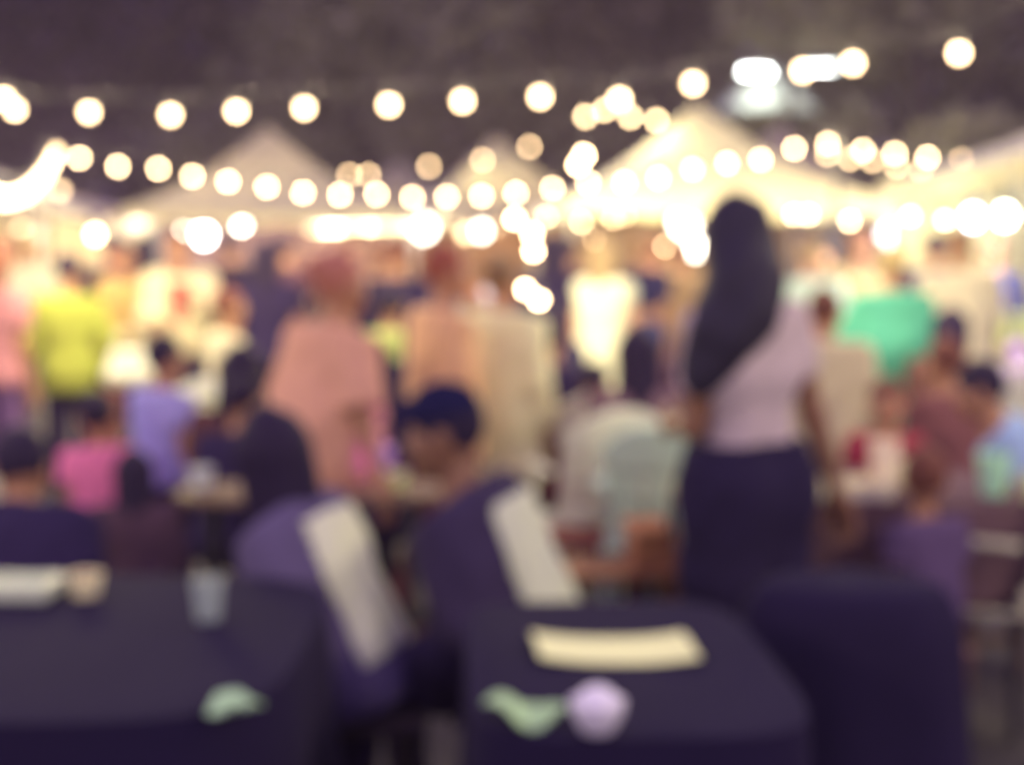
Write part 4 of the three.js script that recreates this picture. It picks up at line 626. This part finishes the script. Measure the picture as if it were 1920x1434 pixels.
P('person in a pale aqua and white top just right of the woman\'s long hair', 1512, 9.6, 1.62, 165, { c: [0.52, 0.66, 0.62], sleeve: 'short', loose: 0.03, drop: 0.14 }, { type: 'trousers', c: [0.16, 0.16, 0.2] }, { hair: { type: 'short', c: [0.3, 0.2, 0.12] }, skin: 'light' });
P('person in a loose beige shirt partly hidden behind the woman\'s right shoulder', 1535, 6.1, 1.36, 175, { c: [0.6, 0.52, 0.36], sleeve: 'long', loose: 0.05, drop: 0.2 }, { type: 'trousers', c: [0.45, 0.4, 0.26] }, { hair: { type: 'bun', c: BRHAIR }, fat: 1.1 });
P('person in a dusty pink top cut by the left edge', 2, 8, 1.58, 160, { c: [0.5, 0.22, 0.26], sleeve: 'short', loose: 0.03, drop: 0.08 }, { type: 'trousers', c: [0.17, 0.09, 0.24] }, { hair: { type: 'long', c: BRHAIR } });
P('person in a pale grey green shirt between the pink top and the yellow shirt', 62, 11, 1.7, 185, { c: [0.6, 0.6, 0.48], sleeve: 'short', loose: 0.03, drop: 0.12 }, { type: 'trousers', c: [0.4, 0.38, 0.3] }, { hair: { type: 'short', c: [0.35, 0.25, 0.15] } });
P('person in a tan vest with bare arms right of the yellow shirt', 242, 10.6, 1.62, 20, { c: [0.66, 0.46, 0.18], sleeve: 'none', loose: 0.02, drop: 0.06 }, { type: 'trousers', c: [0.3, 0.12, 0.1] }, { hair: { type: 'bun', c: DKHAIR }, skin: 'tan' });
P('boy in a white tank top with khaki shorts right of the lilac boy', 430, 8.2, 1.28, 120, { c: [0.66, 0.6, 0.45], sleeve: 'none', loose: 0.03, drop: 0.16 }, { type: 'shorts', c: [0.36, 0.2, 0.12], loose: 0.03 }, { hair: { type: 'short', c: BRHAIR }, skin: 'tan' });
P('large person in black seated at the left edge with their back turned', 8, 3.75, 1.56, 186, { c: BLACK, sleeve: 'long', loose: 0.05, drop: 0.1, name: 'jacket' }, dark(), { sit: 0.3, lean: 34, hair: { type: 'short', c: DKHAIR }, fat: 1.3 });
P('child in a lime green top between the salmon shirt and the orange top', 735, 8, 1.3, 175, { c: [0.5, 0.56, 0.2], sleeve: 'none', loose: 0.02, drop: 0.05 }, dark(), { hair: { type: 'bun', c: DKHAIR } });
// darker figures sitting and standing between them
const mid = [
  ['person in black seated low right of the lilac boy', 435, 5.2, 1.3, 150, BLACK, 0.4, 10], ['person in dark plum seated between the lilac shirt and the pink child', 262, 4.5, 1.02, 195, [0.1, 0.055, 0.09], 0.36, 12],
  ['person in dark brown seated behind the lilac seated person', 455, 5.4, 1.45, 170, [0.12, 0.05, 0.06], 0.42, 5], ['person in black seated behind the purple toy', 700, 5.6, 1.5, 200, BLACK, 0.42, 6],
  ['person in dark navy seated behind the cap', 790, 7.2, 1.55, 160, [0.03, 0.03, 0.09], 0.44, 4], ['person in black seated left of the bright white chair back', 1030, 7.0, 1.5, 175, BLACK, 0.44, 8],
  ['person in dark plum seated at the woman\'s left elbow', 1320, 7.4, 1.6, 190, [0.1, 0.05, 0.1], 0.44, 4],
  ['person in dark brown seated under the cream shirt', 1770, 7.4, 1.55, 150, [0.13, 0.06, 0.06], 0.44, 6],
  ['person in dark purple seated right of the orange bench', 1285, 5.9, 1.4, 165, [0.07, 0.04, 0.1], 0.4, 8], ['person in black behind the white shorts', 505, 9.4, 1.6, 180, BLACK, 0, 0], ['person in black behind the pale yellow coat', 1035, 10.4, 1.66, 185, BLACK, 0, 0], ['person in dark plum behind the vest at the left', 280, 11.6, 1.66, 180, [0.08, 0.04, 0.08], 0, 0],
];
for (const [label, px, d, h, yaw, c, sit, lean] of mid) P(label, px, d, h, yaw, { c, sleeve: rnd() > 0.5 ? 'long' : 'short', loose: 0.025, drop: 0.08 }, dark(), { sit: sit || undefined, lean, hair: { type: rnd() > 0.5 ? 'short' : 'long', c: DKHAIR }, armL: sit ? LAP : REL, armR: sit ? FWD : REL, skin: rnd() > 0.5 ? 'tan' : 'brown', cell: 0.022 });
// people in front of the stalls, far back
const far = [
  ['dark clothed person between the yellow shirt and the cream jacket', 215, 12.5, 1.7, 190, BLACK, 'long', BLACK], ['person in a dark plum jacket right of the black T-shirt', 540, 13, 1.68, 175, [0.13, 0.06, 0.1], 'long', BLACK],
  ['person in a black jacket between the salmon and the orange top', 745, 9.5, 1.62, 185, BLACK, 'long', BLACK], ['person in a coral shirt behind the salmon shirt', 708, 11.5, 1.6, 10, [0.6, 0.22, 0.13], 'short', BLACK],
  ['person in a dark shirt right of the falling bulb string', 1065, 12, 1.66, 175, [0.14, 0.08, 0.12], 'short', [0.06, 0.06, 0.12]], ['person in a tan shirt between the crop top and the woman\'s hair', 1278, 12.4, 1.62, 190, [0.55, 0.38, 0.2], 'short', [0.25, 0.15, 0.14]],
  ['person in a beige shirt behind the green T-shirt on its left', 1605, 10.5, 1.72, 5, [0.6, 0.46, 0.26], 'short', [0.2, 0.16, 0.16]], ['person in a navy jacket behind the green T-shirt on its right', 1745, 11.2, 1.68, 180, [0.05, 0.045, 0.13], 'long', BLACK],
  ['person in a dusky red shirt in the stall at the left edge', 22, 13.2, 1.68, 20, [0.5, 0.2, 0.14], 'short', BLACK], ['person in grey at the counter left of the bright lamp', 655, 14.6, 1.66, 5, [0.3, 0.22, 0.22], 'short', BLACK],
  ['person in a peach shirt at the counter of the big tent', 1225, 12.9, 1.64, 160, [0.62, 0.42, 0.26], 'short', [0.12, 0.08, 0.12]], ['person in a dark blouse left of the white dress', 1040, 8.3, 1.2, 170, [0.07, 0.06, 0.14], 'short', BLACK],
];
for (const [label, px, d, h, yaw, c, sleeve, b] of far) P(label, px, d, h, yaw, { c: c.map((v) => v * 0.75), sleeve, loose: 0.03, drop: 0.08 }, { type: 'trousers', c: b }, { hair: { type: rnd() > 0.5 ? 'short' : 'bun', c: rnd() > 0.4 ? DKHAIR : BRHAIR }, cell: 0.028, armL: rnd() > 0.5 ? REL : FWD, armR: rnd() > 0.5 ? REL : AKI });

renderer.render(scene, camera);
